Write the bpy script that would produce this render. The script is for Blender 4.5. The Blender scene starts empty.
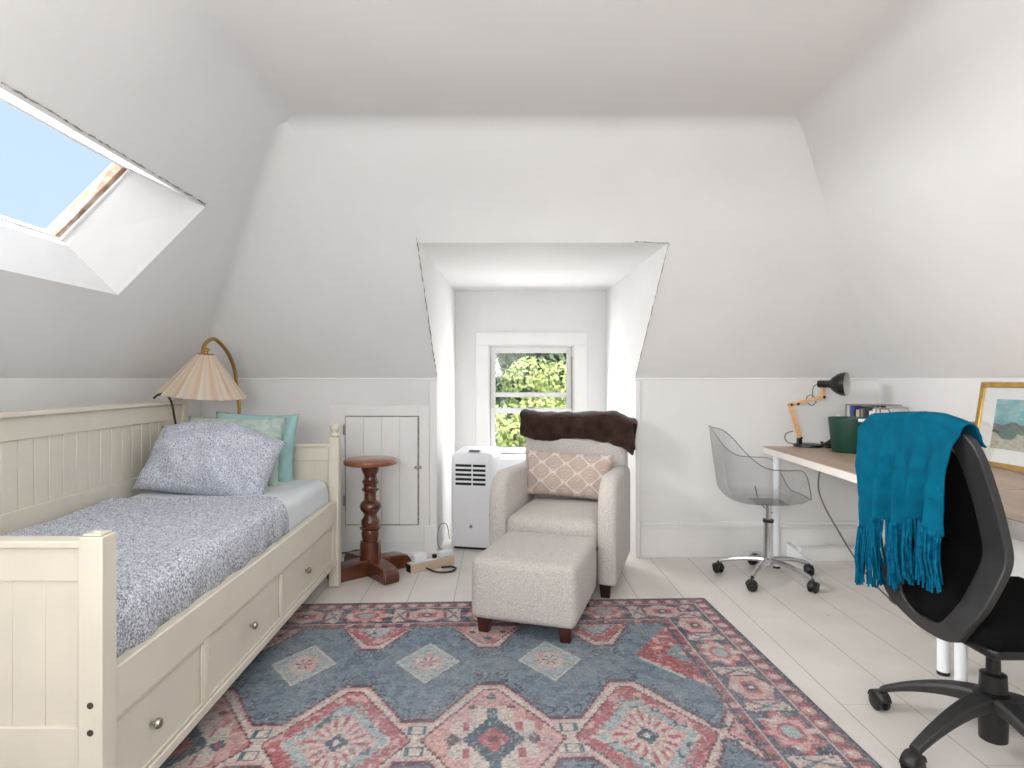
import bpy, math, random
import numpy as np
from mathutils import Vector, Matrix, noise
R = random.Random(7)
C = bpy.context.scene.collection
PI = math.pi
F = 617.0
CAM = Vector((0, 0, 1.2))

def at(u, v, Y):
    return Vector(((u - 499) / F * Y, Y, 1.2 + (378 - v) / F * Y))

# ------------------------------------------------------------------ materials
def s2l(c):
    return tuple(((x / 255) / 12.92 if x / 255 <= .04045 else ((x / 255 + .055) / 1.055) ** 2.4) for x in c)

def mat(name, col, rough=.5, metal=0, spec=.5, bump=0, bscale=40, var=0, vscale=6, col2=None, attr=None, sheen=0, detail=4, coat=0):
    m = bpy.data.materials.new(name); m.use_nodes = True
    nt = m.node_tree; n = nt.nodes; l = nt.links
    b = n['Principled BSDF']
    b.inputs['Roughness'].default_value = rough
    b.inputs['Metallic'].default_value = metal
    b.inputs['Specular IOR Level'].default_value = spec
    if sheen: b.inputs['Sheen Weight'].default_value = sheen
    if coat: b.inputs['Coat Weight'].default_value = coat
    c = s2l(col) + (1,)
    b.inputs['Base Color'].default_value = c
    tc = n.new('ShaderNodeTexCoord')
    src = None
    if attr:
        a = n.new('ShaderNodeVertexColor'); a.layer_name = attr
        src = a.outputs['Color']
    if var or col2:
        nz = n.new('ShaderNodeTexNoise'); nz.inputs['Scale'].default_value = vscale; nz.inputs['Detail'].default_value = detail
        l.new(tc.outputs['Object'], nz.inputs['Vector'])
        mx = n.new('ShaderNodeMix'); mx.data_type = 'RGBA'
        c2 = s2l(col2) + (1,) if col2 else tuple(x * (1 - var) for x in c[:3]) + (1,)
        rmp = n.new('ShaderNodeMapRange'); rmp.inputs[1].default_value = .35; rmp.inputs[2].default_value = .65
        l.new(nz.outputs['Fac'], rmp.inputs[0]); l.new(rmp.outputs[0], mx.inputs['Factor'])
        if src is not None:
            mul = n.new('ShaderNodeMix'); mul.data_type = 'RGBA'; mul.blend_type = 'MULTIPLY'; mul.inputs['Factor'].default_value = 1
            mx.inputs['A'].default_value = (1, 1, 1, 1); mx.inputs['B'].default_value = (1 - var,) * 3 + (1,)
            l.new(src, mul.inputs['A']); l.new(mx.outputs['Result'], mul.inputs['B']); src = mul.outputs['Result']
        else:
            mx.inputs['A'].default_value = c; mx.inputs['B'].default_value = c2
            src = mx.outputs['Result']
    if src is not None: l.new(src, b.inputs['Base Color'])
    if bump:
        nb = n.new('ShaderNodeTexNoise'); nb.inputs['Scale'].default_value = bscale; nb.inputs['Detail'].default_value = 3
        l.new(tc.outputs['Object'], nb.inputs['Vector'])
        bp = n.new('ShaderNodeBump'); bp.inputs['Strength'].default_value = bump; bp.inputs['Distance'].default_value = .01
        l.new(nb.outputs['Fac'], bp.inputs['Height']); l.new(bp.outputs['Normal'], b.inputs['Normal'])
    return m

M = {}
M['wall'] = mat('wall_paint', (229, 229, 229), .75, bump=.06, bscale=9, var=.04, vscale=2, spec=.25)
M['ceil'] = mat('ceiling_paint', (230, 229, 228), .8, bump=.05, bscale=7, var=.03, vscale=2, spec=.2)
M['trim'] = mat('trim_paint', (234, 234, 234), .45, bump=.03, bscale=20, var=.03, vscale=5)
M['crack_shade'] = mat('crack_shadow', (158, 154, 148), .9, var=.6, vscale=60)
M['cream'] = mat('cream_lacquer', (217, 211, 197), .38, var=.05, vscale=6, bump=.02, bscale=60)
M['white'] = mat('white_plastic', (232, 235, 240), .4)
M['dark'] = mat('dark_gap', (14, 14, 15), .7)
M['screw'] = mat('hole_brown', (62, 50, 40), .6)
M['mahog'] = mat('mahogany', (98, 52, 30), .25, col2=(70, 34, 20), vscale=14, coat=.5)
M['walnut'] = mat('walnut_leg', (70, 26, 18), .3, col2=(48, 18, 14), vscale=20, coat=.3)
M['tbl'] = mat('table_top_wood', (146, 92, 66), .3, col2=(128, 76, 52), vscale=12, coat=.4)
M['darkleg'] = mat('dark_leg', (40, 24, 20), .35)
M['brass'] = mat('brass', (172, 140, 82), .3, metal=1)
M['chrome'] = mat('chrome', (205, 205, 208), .12, metal=1)
M['steel'] = mat('brushed_steel', (170, 165, 158), .3, metal=1)
M['black'] = mat('black_plastic', (17, 17, 18), .38, bump=.05, bscale=200)
M['grey'] = mat('charcoal_plastic', (38, 38, 39), .5, bump=.08, bscale=250)
M['mesh'] = mat('black_mesh_fabric', (9, 9, 10), .9, bump=.2, bscale=500, spec=.1)
M['linen'] = mat('cream_tweed', (214, 209, 204), .95, col2=(178, 173, 168), vscale=190, bump=.35, bscale=260, spec=.1, sheen=.2, detail=6)
M['fur'] = mat('brown_plush', (62, 42, 33), .95, col2=(38, 25, 20), vscale=14, bump=.6, bscale=60, spec=.1, sheen=.3)
M['teal'] = mat('teal_wool', (5, 86, 110), .95, col2=(4, 74, 98), vscale=20, bump=.3, bscale=120, spec=.05)
M['tealdark'] = mat('teal_fringe', (4, 62, 92), .95, col2=(8, 92, 120), vscale=60, spec=.05)
M['paleblue'] = mat('pale_blue_cotton', (214, 220, 224), .9, var=.05, vscale=8, bump=.2, bscale=12, spec=.1)
M['aqua'] = mat('aqua_quilt', (160, 198, 198), .9, var=.12, vscale=20, bump=.3, bscale=25, spec=.1)
M['sage'] = mat('sage_print', (186, 198, 190), .9, col2=(160, 178, 172), vscale=40, bump=.2, bscale=20, spec=.1)
M['laminate'] = mat('desk_laminate', (168, 146, 128), .4, bump=.02)
M['desk_edge'] = mat('desk_edge_white', (226, 222, 216), .45)
M['desk_wood'] = None
M['light_wood'] = mat('light_wood', (230, 188, 140), .5, col2=(216, 168, 120), vscale=30)
M['beige'] = mat('beige_strip', (196, 176, 156), .5)
M['green'] = mat('dark_green_enamel', (10, 60, 46), .45, bump=.1, bscale=80)
M['gold'] = mat('gold_leaf', (206, 168, 96), .35, metal=.7, var=.2, vscale=30)
M['mat'] = mat('mount_board', (238, 237, 236), .8)
M['cordg'] = mat('grey_cord', (98, 90, 84), .6)
M['cordk'] = mat('black_cord', (32, 30, 30), .5)
M['bark'] = mat('bark', (88, 72, 56), .9, bump=.5, bscale=20, var=.3, vscale=10)
M['weather'] = mat('weathered_wood', (206, 190, 176), .8, col2=(146, 112, 92), vscale=16, detail=8)
M['inner'] = mat('lamp_inner', (190, 190, 184), .5)
M['ground'] = mat('grass', (96, 120, 60), .9, col2=(70, 96, 44), vscale=3)

def wood_mat(name, a, b_, axis=1, stretch=.12, scale=10, rough=.4):
    m = bpy.data.materials.new(name); m.use_nodes = True
    nt = m.node_tree; n = nt.nodes; l = nt.links; b = n['Principled BSDF']
    tc = n.new('ShaderNodeTexCoord'); mp = n.new('ShaderNodeMapping')
    sc = [1, 1, 1]; sc[axis] = stretch; mp.inputs['Scale'].default_value = sc
    nz = n.new('ShaderNodeTexNoise'); nz.inputs['Scale'].default_value = scale; nz.inputs['Detail'].default_value = 7; nz.inputs['Distortion'].default_value = .6
    cr = n.new('ShaderNodeValToRGB'); cr.color_ramp.elements[0].position = .35; cr.color_ramp.elements[1].position = .68
    cr.color_ramp.elements[0].color = s2l(a) + (1,); cr.color_ramp.elements[1].color = s2l(b_) + (1,)
    l.new(tc.outputs['Object'], mp.inputs[0]); l.new(mp.outputs[0], nz.inputs['Vector']); l.new(nz.outputs['Fac'], cr.inputs[0]); l.new(cr.outputs[0], b.inputs['Base Color'])
    b.inputs['Roughness'].default_value = rough
    return m
M['desk_wood'] = wood_mat('desk_top_wood', (160, 138, 122), (188, 166, 148))

def floor_mat():
    m = bpy.data.materials.new('painted_floorboards'); m.use_nodes = True
    nt = m.node_tree; n = nt.nodes; l = nt.links; b = n['Principled BSDF']
    tc = n.new('ShaderNodeTexCoord'); sp = n.new('ShaderNodeSeparateXYZ'); l.new(tc.outputs['Object'], sp.inputs[0])
    def math_(op, a, bv=None):
        k = n.new('ShaderNodeMath'); k.operation = op
        for i, q in enumerate((a, bv)):
            if q is None: continue
            if isinstance(q, (int, float)): k.inputs[i].default_value = q
            else: l.new(q, k.inputs[i])
        return k.outputs[0]
    w = .25
    q = math_('DIVIDE', math_('ADD', sp.outputs['X'], 10 - .007), w)   # seam at x = .257 + k*.25
    fr = math_('FRACT', q); fl = math_('FLOOR', q)
    d = math_('ABSOLUTE', math_('SUBTRACT', fr, .0))
    seam = math_('LESS_THAN', math_('MINIMUM', fr, math_('SUBTRACT', 1, fr)), .008)
    # cross joints per board
    wn = n.new('ShaderNodeTexWhiteNoise'); wn.noise_dimensions = '1D'; l.new(fl, wn.inputs['W'])
    yy = math_('DIVIDE', math_('ADD', sp.outputs['Y'], math_('MULTIPLY', wn.outputs['Value'], 7.3)), 3.1)
    fy = math_('FRACT', yy)
    cross = math_('LESS_THAN', fy, .0006)
    anys = math_('MAXIMUM', seam, cross)
    nz = n.new('ShaderNodeTexNoise'); nz.inputs['Scale'].default_value = 3; nz.inputs['Detail'].default_value = 5; l.new(tc.outputs['Object'], nz.inputs['Vector'])
    cr = n.new('ShaderNodeValToRGB'); cr.color_ramp.elements[0].position = .3; cr.color_ramp.elements[1].position = .7
    cr.color_ramp.elements[0].color = s2l((210, 205, 199)) + (1,); cr.color_ramp.elements[1].color = s2l((225, 221, 216)) + (1,)
    l.new(nz.outputs['Fac'], cr.inputs[0])
    # specks and chips
    vo = n.new('ShaderNodeTexNoise'); vo.inputs['Scale'].default_value = 22; vo.inputs['Detail'].default_value = 2; l.new(tc.outputs['Object'], vo.inputs['Vector'])
    chip = math_('GREATER_THAN', vo.outputs['Fac'], .77)
    mx = n.new('ShaderNodeMix'); mx.data_type = 'RGBA'; l.new(chip, mx.inputs['Factor']); l.new(cr.outputs[0], mx.inputs['A']); mx.inputs['B'].default_value = s2l((120, 104, 88)) + (1,)
    m2 = n.new('ShaderNodeMix'); m2.data_type = 'RGBA'; l.new(anys, m2.inputs['Factor']); l.new(mx.outputs['Result'], m2.inputs['A']); m2.inputs['B'].default_value = s2l((160, 154, 146)) + (1,)
    l.new(m2.outputs['Result'], b.inputs['Base Color'])
    b.inputs['Roughness'].default_value = .33
    bp = n.new('ShaderNodeBump'); bp.inputs['Strength'].default_value = .15; bp.inputs['Distance'].default_value = .004
    l.new(math_('SUBTRACT', nz.outputs['Fac'], anys), bp.inputs['Height']); l.new(bp.outputs['Normal'], b.inputs['Normal'])
    return m
M['floor'] = floor_mat()

def scribble_mat(name, base, ink, scale=55, thr=.09):
    m = bpy.data.materials.new(name); m.use_nodes = True
    nt = m.node_tree; n = nt.nodes; l = nt.links; b = n['Principled BSDF']
    tc = n.new('ShaderNodeTexCoord')
    nz = n.new('ShaderNodeTexNoise'); nz.inputs['Scale'].default_value = scale * .6; nz.inputs['Detail'].default_value = 2
    l.new(tc.outputs['Object'], nz.inputs['Vector'])
    mv = n.new('ShaderNodeMix'); mv.data_type = 'VECTOR'; mv.inputs['Factor'].default_value = .05
    l.new(tc.outputs['Object'], mv.inputs['A']); l.new(nz.outputs['Color'], mv.inputs['B'])
    vo = n.new('ShaderNodeTexVoronoi'); vo.feature = 'DISTANCE_TO_EDGE'; vo.inputs['Scale'].default_value = scale
    l.new(mv.outputs['Result'], vo.inputs['Vector'])
    cr = n.new('ShaderNodeValToRGB'); cr.color_ramp.elements[0].position = thr; cr.color_ramp.elements[1].position = thr + .12
    cr.color_ramp.elements[0].color = s2l(ink) + (1,); cr.color_ramp.elements[1].color = s2l(base) + (1,)
    l.new(vo.outputs['Distance'], cr.inputs[0])
    l.new(cr.outputs[0], b.inputs['Base Color']); b.inputs['Roughness'].default_value = .95; b.inputs['Specular IOR Level'].default_value = .1
    n2 = n.new('ShaderNodeTexNoise'); n2.inputs['Scale'].default_value = 9; l.new(tc.outputs['Object'], n2.inputs['Vector'])
    bp = n.new('ShaderNodeBump'); bp.inputs['Strength'].default_value = .25; bp.inputs['Distance'].default_value = .02
    l.new(n2.outputs['Fac'], bp.inputs['Height']); l.new(bp.outputs['Normal'], b.inputs['Normal'])
    return m
M['scribble'] = scribble_mat('navy_scribble_cotton', (224, 227, 232), (98, 108, 136), 92, .025)
M['scribble2'] = scribble_mat('navy_scribble_pillow', (214, 217, 224), (110, 118, 142), 100, .02)

def glass_mat(name, tint=(1, 1, 1), gloss=.06, edge=.0):
    m = bpy.data.materials.new(name); m.use_nodes = True
    nt = m.node_tree; n = nt.nodes; l = nt.links; n.remove(n['Principled BSDF'])
    tr = n.new('ShaderNodeBsdfTransparent'); gl = n.new('ShaderNodeBsdfGlossy'); gl.inputs['Roughness'].default_value = .04
    mx = n.new('ShaderNodeMixShader'); lw = n.new('ShaderNodeLayerWeight'); lw.inputs['Blend'].default_value = .25
    mr = n.new('ShaderNodeMapRange'); mr.inputs[3].default_value = gloss; mr.inputs[4].default_value = gloss + (.45 if gloss else .02)
    l.new(lw.outputs['Facing'], mr.inputs[0]); l.new(mr.outputs[0], mx.inputs[0])
    cr = n.new('ShaderNodeMix'); cr.data_type = 'RGBA'; cr.inputs['A'].default_value = tuple(tint) + (1,); cr.inputs['B'].default_value = tuple(t * (1 - edge) for t in tint) + (1,)
    l.new(lw.outputs['Facing'], cr.inputs['Factor']); l.new(cr.outputs['Result'], tr.inputs['Color'])
    l.new(tr.outputs[0], mx.inputs[1]); l.new(gl.outputs[0], mx.inputs[2])
    l.new(mx.outputs[0], n['Material Output'].inputs['Surface'])
    return m
M['glass'] = glass_mat('window_glass', (.98, .99, .99), .03)
M['skyglass'] = glass_mat('roof_glass', (1, 1, 1), .0)
M['ghost'] = glass_mat('clear_polycarbonate', (.93, .93, .935), .03, .35)
M['ghostrim'] = glass_mat('polycarbonate_rim', (.36, .36, .37), .12, .6)

def translucent_mat(name, attr=None, col=(200, 180, 160), w=.4):
    m = bpy.data.materials.new(name); m.use_nodes = True
    nt = m.node_tree; n = nt.nodes; l = nt.links; b = n['Principled BSDF']
    b.inputs['Roughness'].default_value = .8; b.inputs['Specular IOR Level'].default_value = .15
    tl = n.new('ShaderNodeBsdfTranslucent'); mx = n.new('ShaderNodeMixShader'); mx.inputs[0].default_value = w
    if attr:
        a = n.new('ShaderNodeVertexColor'); a.layer_name = attr
        l.new(a.outputs['Color'], b.inputs['Base Color']); l.new(a.outputs['Color'], tl.inputs['Color'])
    else:
        b.inputs['Base Color'].default_value = s2l(col) + (1,); tl.inputs['Color'].default_value = s2l(col) + (1,)
    l.new(b.outputs[0], mx.inputs[1]); l.new(tl.outputs[0], mx.inputs[2]); l.new(mx.outputs[0], n['Material Output'].inputs['Surface'])
    return m
M['leaf'] = translucent_mat('leaves', 'col', w=.35)
M['shade'] = translucent_mat('pleated_shade', 'col', w=.5)
M['rug'] = mat('woven_rug', (255, 255, 255), .95, attr='col', var=.25, vscale=90, bump=.25, bscale=300, spec=.05)
M['print'] = mat('framed_print', (255, 255, 255), .5, attr='col')
M['tuft'] = mat('tufted_cotton', (255, 255, 255), .95, attr='col', var=.12, vscale=60, bump=.2, bscale=100, spec=.05)

# ------------------------------------------------------------------ builders
class MB:
    def __init__(s): s.v = []; s.f = []
    def box(s, x0, x1, y0, y1, z0, z1):
        b = len(s.v)
        s.v += [(x, y, z) for z in (z0, z1) for y in (y0, y1) for x in (x0, x1)]
        s.f += [tuple(b + i for i in q) for q in ((0, 2, 3, 1), (4, 5, 7, 6), (0, 1, 5, 4), (2, 6, 7, 3), (0, 4, 6, 2), (1, 3, 7, 5))]
        return s
    def quad(s, *p):
        b = len(s.v); s.v += [tuple(q) for q in p]; s.f.append(tuple(range(b, b + len(p)))); return s
    def grid(s, rows, closed_u=False, closed_v=False):
        b = len(s.v); nr = len(rows); nc = len(rows[0])
        for r in rows: s.v += [tuple(p) for p in r]
        for i in range(nr if closed_v else nr - 1):
            for j in range(nc if closed_u else nc - 1):
                i2 = (i + 1) % nr; j2 = (j + 1) % nc
                s.f.append((b + i * nc + j, b + i * nc + j2, b + i2 * nc + j2, b + i2 * nc + j))
        return s
    def lathe(s, prof, cx=0, cy=0, cz=0, n=32, axis=None):
        rows = []
        for r, z in prof:
            rows.append([(max(r, 1e-4) * math.cos(2 * PI * k / n), max(r, 1e-4) * math.sin(2 * PI * k / n), z) for k in range(n)])
        Mx = Matrix.Identity(3)
        if axis is not None: Mx = Vector((0, 0, 1)).rotation_difference(Vector(axis).normalized()).to_matrix()
        o = Vector((cx, cy, cz))
        rows = [[tuple(o + Mx @ Vector(p)) for p in r] for r in rows]
        b = len(s.v); s.grid(rows, closed_u=True)
        s.f.append(tuple(b + k for k in range(n))[::-1]); e = len(s.v) - n; s.f.append(tuple(e + k for k in range(n)))
        return s
    def tube(s, pts, r, n=8, closed=False, flat=None):
        pts = [Vector(p) for p in pts]; rows = []; up = None
        for i, p in enumerate(pts):
            if closed: t = (pts[(i + 1) % len(pts)] - pts[i - 1]).normalized()
            else: t = (pts[min(i + 1, len(pts) - 1)] - pts[max(i - 1, 0)]).normalized()
            if up is None:
                up = t.cross(Vector((0, 0, 1)))
                if up.length < .1: up = t.cross(Vector((0, 1, 0)))
                up.normalize()
            up = (up - t * up.dot(t)).normalized(); w = t.cross(up)
            rr = r(i / (len(pts) - 1)) if callable(r) else r
            rows.append([p + up * math.cos(2 * PI * k / n) * rr + w * math.sin(2 * PI * k / n) * rr * (flat or 1) for k in range(n)])
        b = len(s.v); s.grid(rows, closed_u=True, closed_v=closed)
        if not closed:
            s.f.append(tuple(b + k for k in range(n))[::-1]); e = len(s.v) - n; s.f.append(tuple(e + k for k in range(n)))
        return s
    def prism(s, poly, a, b_, plane='xz'):
        # poly in 2D, extruded between a and b_ along the remaining axis
        def P(p, t):
            return {'xz': (p[0], t, p[1]), 'yz': (t, p[0], p[1]), 'xy': (p[0], p[1], t)}[plane]
        k = len(poly); b = len(s.v)
        s.v += [P(p, a) for p in poly] + [P(p, b_) for p in poly]
        s.f.append(tuple(b + i for i in range(k))); s.f.append(tuple(b + k + i for i in range(k))[::-1])
        for i in range(k): j = (i + 1) % k; s.f.append((b + i, b + k + i, b + k + j, b + j))
        return s
    def xf(s, Mx):
        s.v = [tuple(Mx @ Vector(p)) for p in s.v]; return s
    def build(s, name, m, parent=None, bevel=0, seg=2, smooth=True, subsurf=0, solid=0, world=False, angle=35, colors=None, recalc=True):
        me = bpy.data.meshes.new(name)
        vs = s.v
        if world and parent is not None:
            lo = parent.get('_loc', (0, 0, 0)); vs = [(p[0] - lo[0], p[1] - lo[1], p[2] - lo[2]) for p in vs]
        me.from_pydata(vs, [], s.f); me.update()
        if recalc:
            import bmesh
            bm = bmesh.new(); bm.from_mesh(me); bmesh.ops.recalc_face_normals(bm, faces=bm.faces); bm.to_mesh(me); bm.free()
        if colors is not None:
            a = me.color_attributes.new('col', 'FLOAT_COLOR', 'POINT')
            a.data.foreach_set('color', np.asarray(colors, dtype=np.float32).ravel())
        if smooth:
            me.shade_smooth(); me.set_sharp_from_angle(angle=math.radians(angle))
        me.materials.append(m)
        o = bpy.data.objects.new(name, me); C.objects.link(o)
        if parent is not None: o.parent = parent
        if solid:
            k = o.modifiers.new('solid', 'SOLIDIFY'); k.thickness = solid; k.offset = 0
        if bevel:
            k = o.modifiers.new('bevel', 'BEVEL'); k.width = bevel; k.segments = seg; k.limit_method = 'ANGLE'; k.angle_limit = math.radians(40); k.harden_normals = False
        if subsurf:
            k = o.modifiers.new('sub', 'SUBSURF'); k.levels = subsurf; k.render_levels = subsurf
        return o

def thing(name, label, cat, loc=(0, 0, 0), rz=0, group=None):
    o = bpy.data.objects.new(name, None); C.objects.link(o); o.location = loc; o.rotation_euler = (0, 0, rz)
    o.empty_display_size = .05
    o['label'] = label; o['category'] = cat; o['_loc'] = tuple(loc)
    if group: o['group'] = group
    return o
def tag(o, label, cat, group=None):
    o['label'] = label; o['category'] = cat
    if group: o['group'] = group
    return o
def struct(o): o['kind'] = 'structure'; return o
def dupmesh(o, parent=None, name=None):
    c = o.copy(); C.objects.link(c)
    if parent is not None: c.parent = parent
    return c
def smoothpath(pts, n=8):
    pts = [Vector(p) for p in pts]; out = []
    P = [pts[0]] + pts + [pts[-1]]
    for i in range(1, len(P) - 2):
        p0, p1, p2, p3 = P[i - 1], P[i], P[i + 1], P[i + 2]
        for k in range(n):
            t = k / n
            out.append(.5 * ((2 * p1) + (p2 - p0) * t + (2 * p0 - 5 * p1 + 4 * p2 - p3) * t * t + (3 * p1 - p0 - 3 * p2 + p3) * t ** 3))
    out.append(pts[-1]); return out

# ------------------------------------------------------------------ room shell
XL, XR, YB, YF, HK, HC = -2.0, 2.54, 4.14, -1.3, 1.2, 2.55
CL, CR, CB = -1.12, 1.576, 3.23        # ceiling edges
struct(MB().box(XL - .1, XR + .1, YF - .1, 5.6, -.1, 0).build('floor', M['floor'], smooth=False))
struct(MB().quad((CL - .05, YF, HC), (CR + .05, YF, HC), (CR + .05, CB + .05, HC), (CL - .05, CB + .05, HC)).build('ceiling', M['ceil'], smooth=False, recalc=False))
# left wall : knee wall + slope with the roof window opening
kL = (CL - XL) / (HC - HK)
def onslope(u, v, t=0.0):
    nx, nz = -(HC - HK), (CL - XL); ln = math.hypot(nx, nz); nx /= ln; nz /= ln
    dx, dz = (u - 499) / F, (378 - v) / F
    d = (t + nx * XL) / (nx * dx + nz * dz)
    return Vector((dx * d, d, HK + dz * d))
iTR, iBR = onslope(205, 207), onslope(118, 295)
oTR, oBR = onslope(131, 170, .22), onslope(62, 240, .22)
def alongY(p, Y): return Vector((p.x, Y, p.z))
NY = 1.1
iTL, iBL, oTL, oBL = alongY(iTR, NY), alongY(iBR, NY), alongY(oTR, NY + .1), alongY(oBR, NY + .1)
A = Vector((XL, YF, HK)); B = Vector((XL, YB, HK)); D = Vector((CL, YF, HC)); E = Vector((CL, CB, HC))
def sl(z, Y): return Vector((XL + kL * (z - HK), Y, z))
wl = MB()
wl.quad((XL, YF, 0), (XL, YB, 0), (XL, YB, HK), (XL, YF, HK))
# polygon ring around the hole
wl.v += [tuple(p) for p in (A, B, E, D, iBL, iBR, iTR, iTL)]
wl.f += [(4, 5, 9, 8), (5, 6, 10, 9), (6, 7, 11, 10), (7, 4, 8, 11)]
struct(wl.build('wall_left', M['wall'], smooth=False))
# right wall
wr = MB()
wr.quad((XR, YF, 0), (XR, YB, 0), (XR, YB, HK), (XR, YF, HK))
wr.quad((XR, YF, HK), (XR, YB, HK), (CR, CB, HC), (CR, YF, HC))
struct(wr.build('wall_right', M['wall'], smooth=False))
# wall behind the camera
struct(MB().quad((XL, YF, 0), (XR, YF, 0), (XR, YF, HK), (CR, YF, HC), (CL, YF, HC), (XL, YF, HK)).build('wall_front', M['wall'], smooth=False))
# back wall with dormer opening
kB = (YB - CB) / (HC - HK)
def bs(x, z): return Vector((x, YB - kB * (z - HK), z))
DL, DR = -.416, .913           # jambs at knee height
TL, TR, TZ = -.474, .988, 1.99
wb = MB()
wb.quad((XL, YB, 0), (DL, YB, 0), (DL, YB, HK), (XL, YB, HK))
wb.quad((DR, YB, 0), (XR, YB, 0), (XR, YB, HK), (DR, YB, HK))
wb.quad(bs(XL, HK), bs(DL, HK), bs(TL, TZ), bs(CL, HC))
wb.quad(bs(DR, HK), bs(XR, HK), bs(CR, HC), bs(TR, TZ))
wb.quad(bs(TL, TZ), bs(TR, TZ), bs(CR, HC), bs(CL, HC))
struct(wb.build('wall_back', M['wall'], smooth=False))
DY = 5.47; IL, IR = -.385, .945
def cheek(name, jx, tx, ix):
    m = MB()
    m.quad((jx, YB, 0), (ix, DY, 0), (ix, DY, HK), (jx, YB, HK))
    m.quad((jx, YB, HK), (ix, DY, HK), (ix, DY, TZ - .02), bs(tx, TZ))
    return struct(m.build(name, M['wall'], smooth=False))
cheek('wall_dormer_left', DL, TL, IL); cheek('wall_dormer_right', DR, TR, IR)
struct(MB().quad(bs(TL, TZ), bs(TR, TZ), (IR, DY, TZ - .02), (IL, DY, TZ - .02)).build('ceiling_dormer', M['wall'], smooth=False))
# dormer back wall with window opening
wx0, wx1, wz0, wz1 = -.09, .665, .52, 1.49
m = MB()
m.quad((IL, DY, 0), (IR, DY, 0), (IR, DY, wz0), (IL, DY, wz0)).quad((IL, DY, wz1), (IR, DY, wz1), (IR, DY, TZ), (IL, DY, TZ))
m.quad((IL, DY, wz0), (wx0, DY, wz0), (wx0, DY, wz1), (IL, DY, wz1)).quad((wx1, DY, wz0), (IR, DY, wz0), (IR, DY, wz1), (wx1, DY, wz1))
struct(m.build('wall_dormer_back', M['wall'], smooth=False))

# coves: fillet strips inside the soft corners
def cove(name, P0, P1, d1, d2, r, n=10, m=None):
    rows = []
    for P in (Vector(P0), Vector(P1)):
        a = P + Vector(d1).normalized() * r; b = P + Vector(d2).normalized() * r
        rows.append([(1 - t) ** 2 * a + 2 * t * (1 - t) * P + t * t * b for t in [k / n for k in range(n + 1)]])
    mb = MB().grid(rows)
    o = mb.build(name, m or M['wall'], smooth=True, angle=180)
    struct(o); return o
dsl = Vector((-kL, 0, -1)); dsb = Vector((0, kB, -1))
hip = (B - E).normalized()
pl = Vector((0, -1, 0)); pl = (pl - hip * pl.dot(hip)).normalized()
pb = Vector((1, 0, 0)); pb = (pb - hip * pb.dot(hip)).normalized()
cove('trim_1', (CL, YF, HC), (CL, CB, HC), dsl, (1, 0, 0), .08)
cove('trim_2', E, B, pl, pb, .08)
cove('trim_3', (CL, CB, HC), (CR, CB, HC), dsb, (0, -1, 0), .08)
cove('trim_4', (CR, YF, HC), (CR, CB - .0, HC), (-(CR - XR), 0, -1.35), (-1, 0, 0), .08)
# cracks / paint edges on the dormer arris and under the roof window
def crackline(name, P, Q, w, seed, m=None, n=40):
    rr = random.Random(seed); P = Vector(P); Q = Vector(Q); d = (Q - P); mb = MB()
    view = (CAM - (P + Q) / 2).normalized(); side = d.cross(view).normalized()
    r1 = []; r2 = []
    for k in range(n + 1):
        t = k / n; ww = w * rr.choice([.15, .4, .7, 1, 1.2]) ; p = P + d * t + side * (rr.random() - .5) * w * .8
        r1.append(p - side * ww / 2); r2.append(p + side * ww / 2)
    mb.grid([r1, r2]); o = mb.build(name, m or M['crack_shade'], smooth=False, solid=.001); struct(o); return o
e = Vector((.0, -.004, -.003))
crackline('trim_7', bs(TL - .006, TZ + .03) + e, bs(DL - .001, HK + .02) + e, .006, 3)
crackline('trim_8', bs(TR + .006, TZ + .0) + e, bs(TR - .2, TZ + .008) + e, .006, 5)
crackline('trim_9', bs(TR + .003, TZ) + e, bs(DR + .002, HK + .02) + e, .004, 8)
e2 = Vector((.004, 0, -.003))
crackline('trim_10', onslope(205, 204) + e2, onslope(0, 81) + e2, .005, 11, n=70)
# plain trim along knee wall top (thin paint ledge)
struct(MB().box(DR + .01, XR, YB - .006, YB + .01, HK - .012, HK).build('trim_11', M['trim'], bevel=.003))
struct(MB().box(XL, DL - .01, YB - .006, YB + .01, HK - .012, HK).build('trim_12', M['trim'], bevel=.003))
# dormer jamb boards on room side
struct(MB().box(DL - .05, DL - .0, YB - .012, YB + .01, .0, HK - .02).build('trim_13', M['trim'], bevel=.004))
struct(MB().box(DR, DR + .035, YB - .012, YB + .01, .0, HK - .02).build('trim_14', M['trim'], bevel=.004))
struct(MB().box(DL - .085, DL + .004, YB - .03, YB + .01, 0, .21).build('trim_15', M['trim'], bevel=.005))
# baseboards
def bboard(name, x0, x1):
    m = MB().box(x0, x1, YB - .02, YB, 0, .2).box(x0, x1, YB - .03, YB, .2, .215).box(x0, x1, YB - .014, YB, .215, .24)
    struct(m.build(name, M['trim'], bevel=.004))
bboard('baseboard_back', DR + .036, XR)
struct(MB().box(XL, DL - .09, YB - .015, YB, 0, .035).build('baseboard_back_left', M['trim'], bevel=.004))
struct(MB().box(XR - .02, XR, YF, YB - .03, 0, .2).box(XR - .028, XR, YF, YB - .03, .2, .215).build('baseboard_right', M['trim'], bevel=.004))

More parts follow.
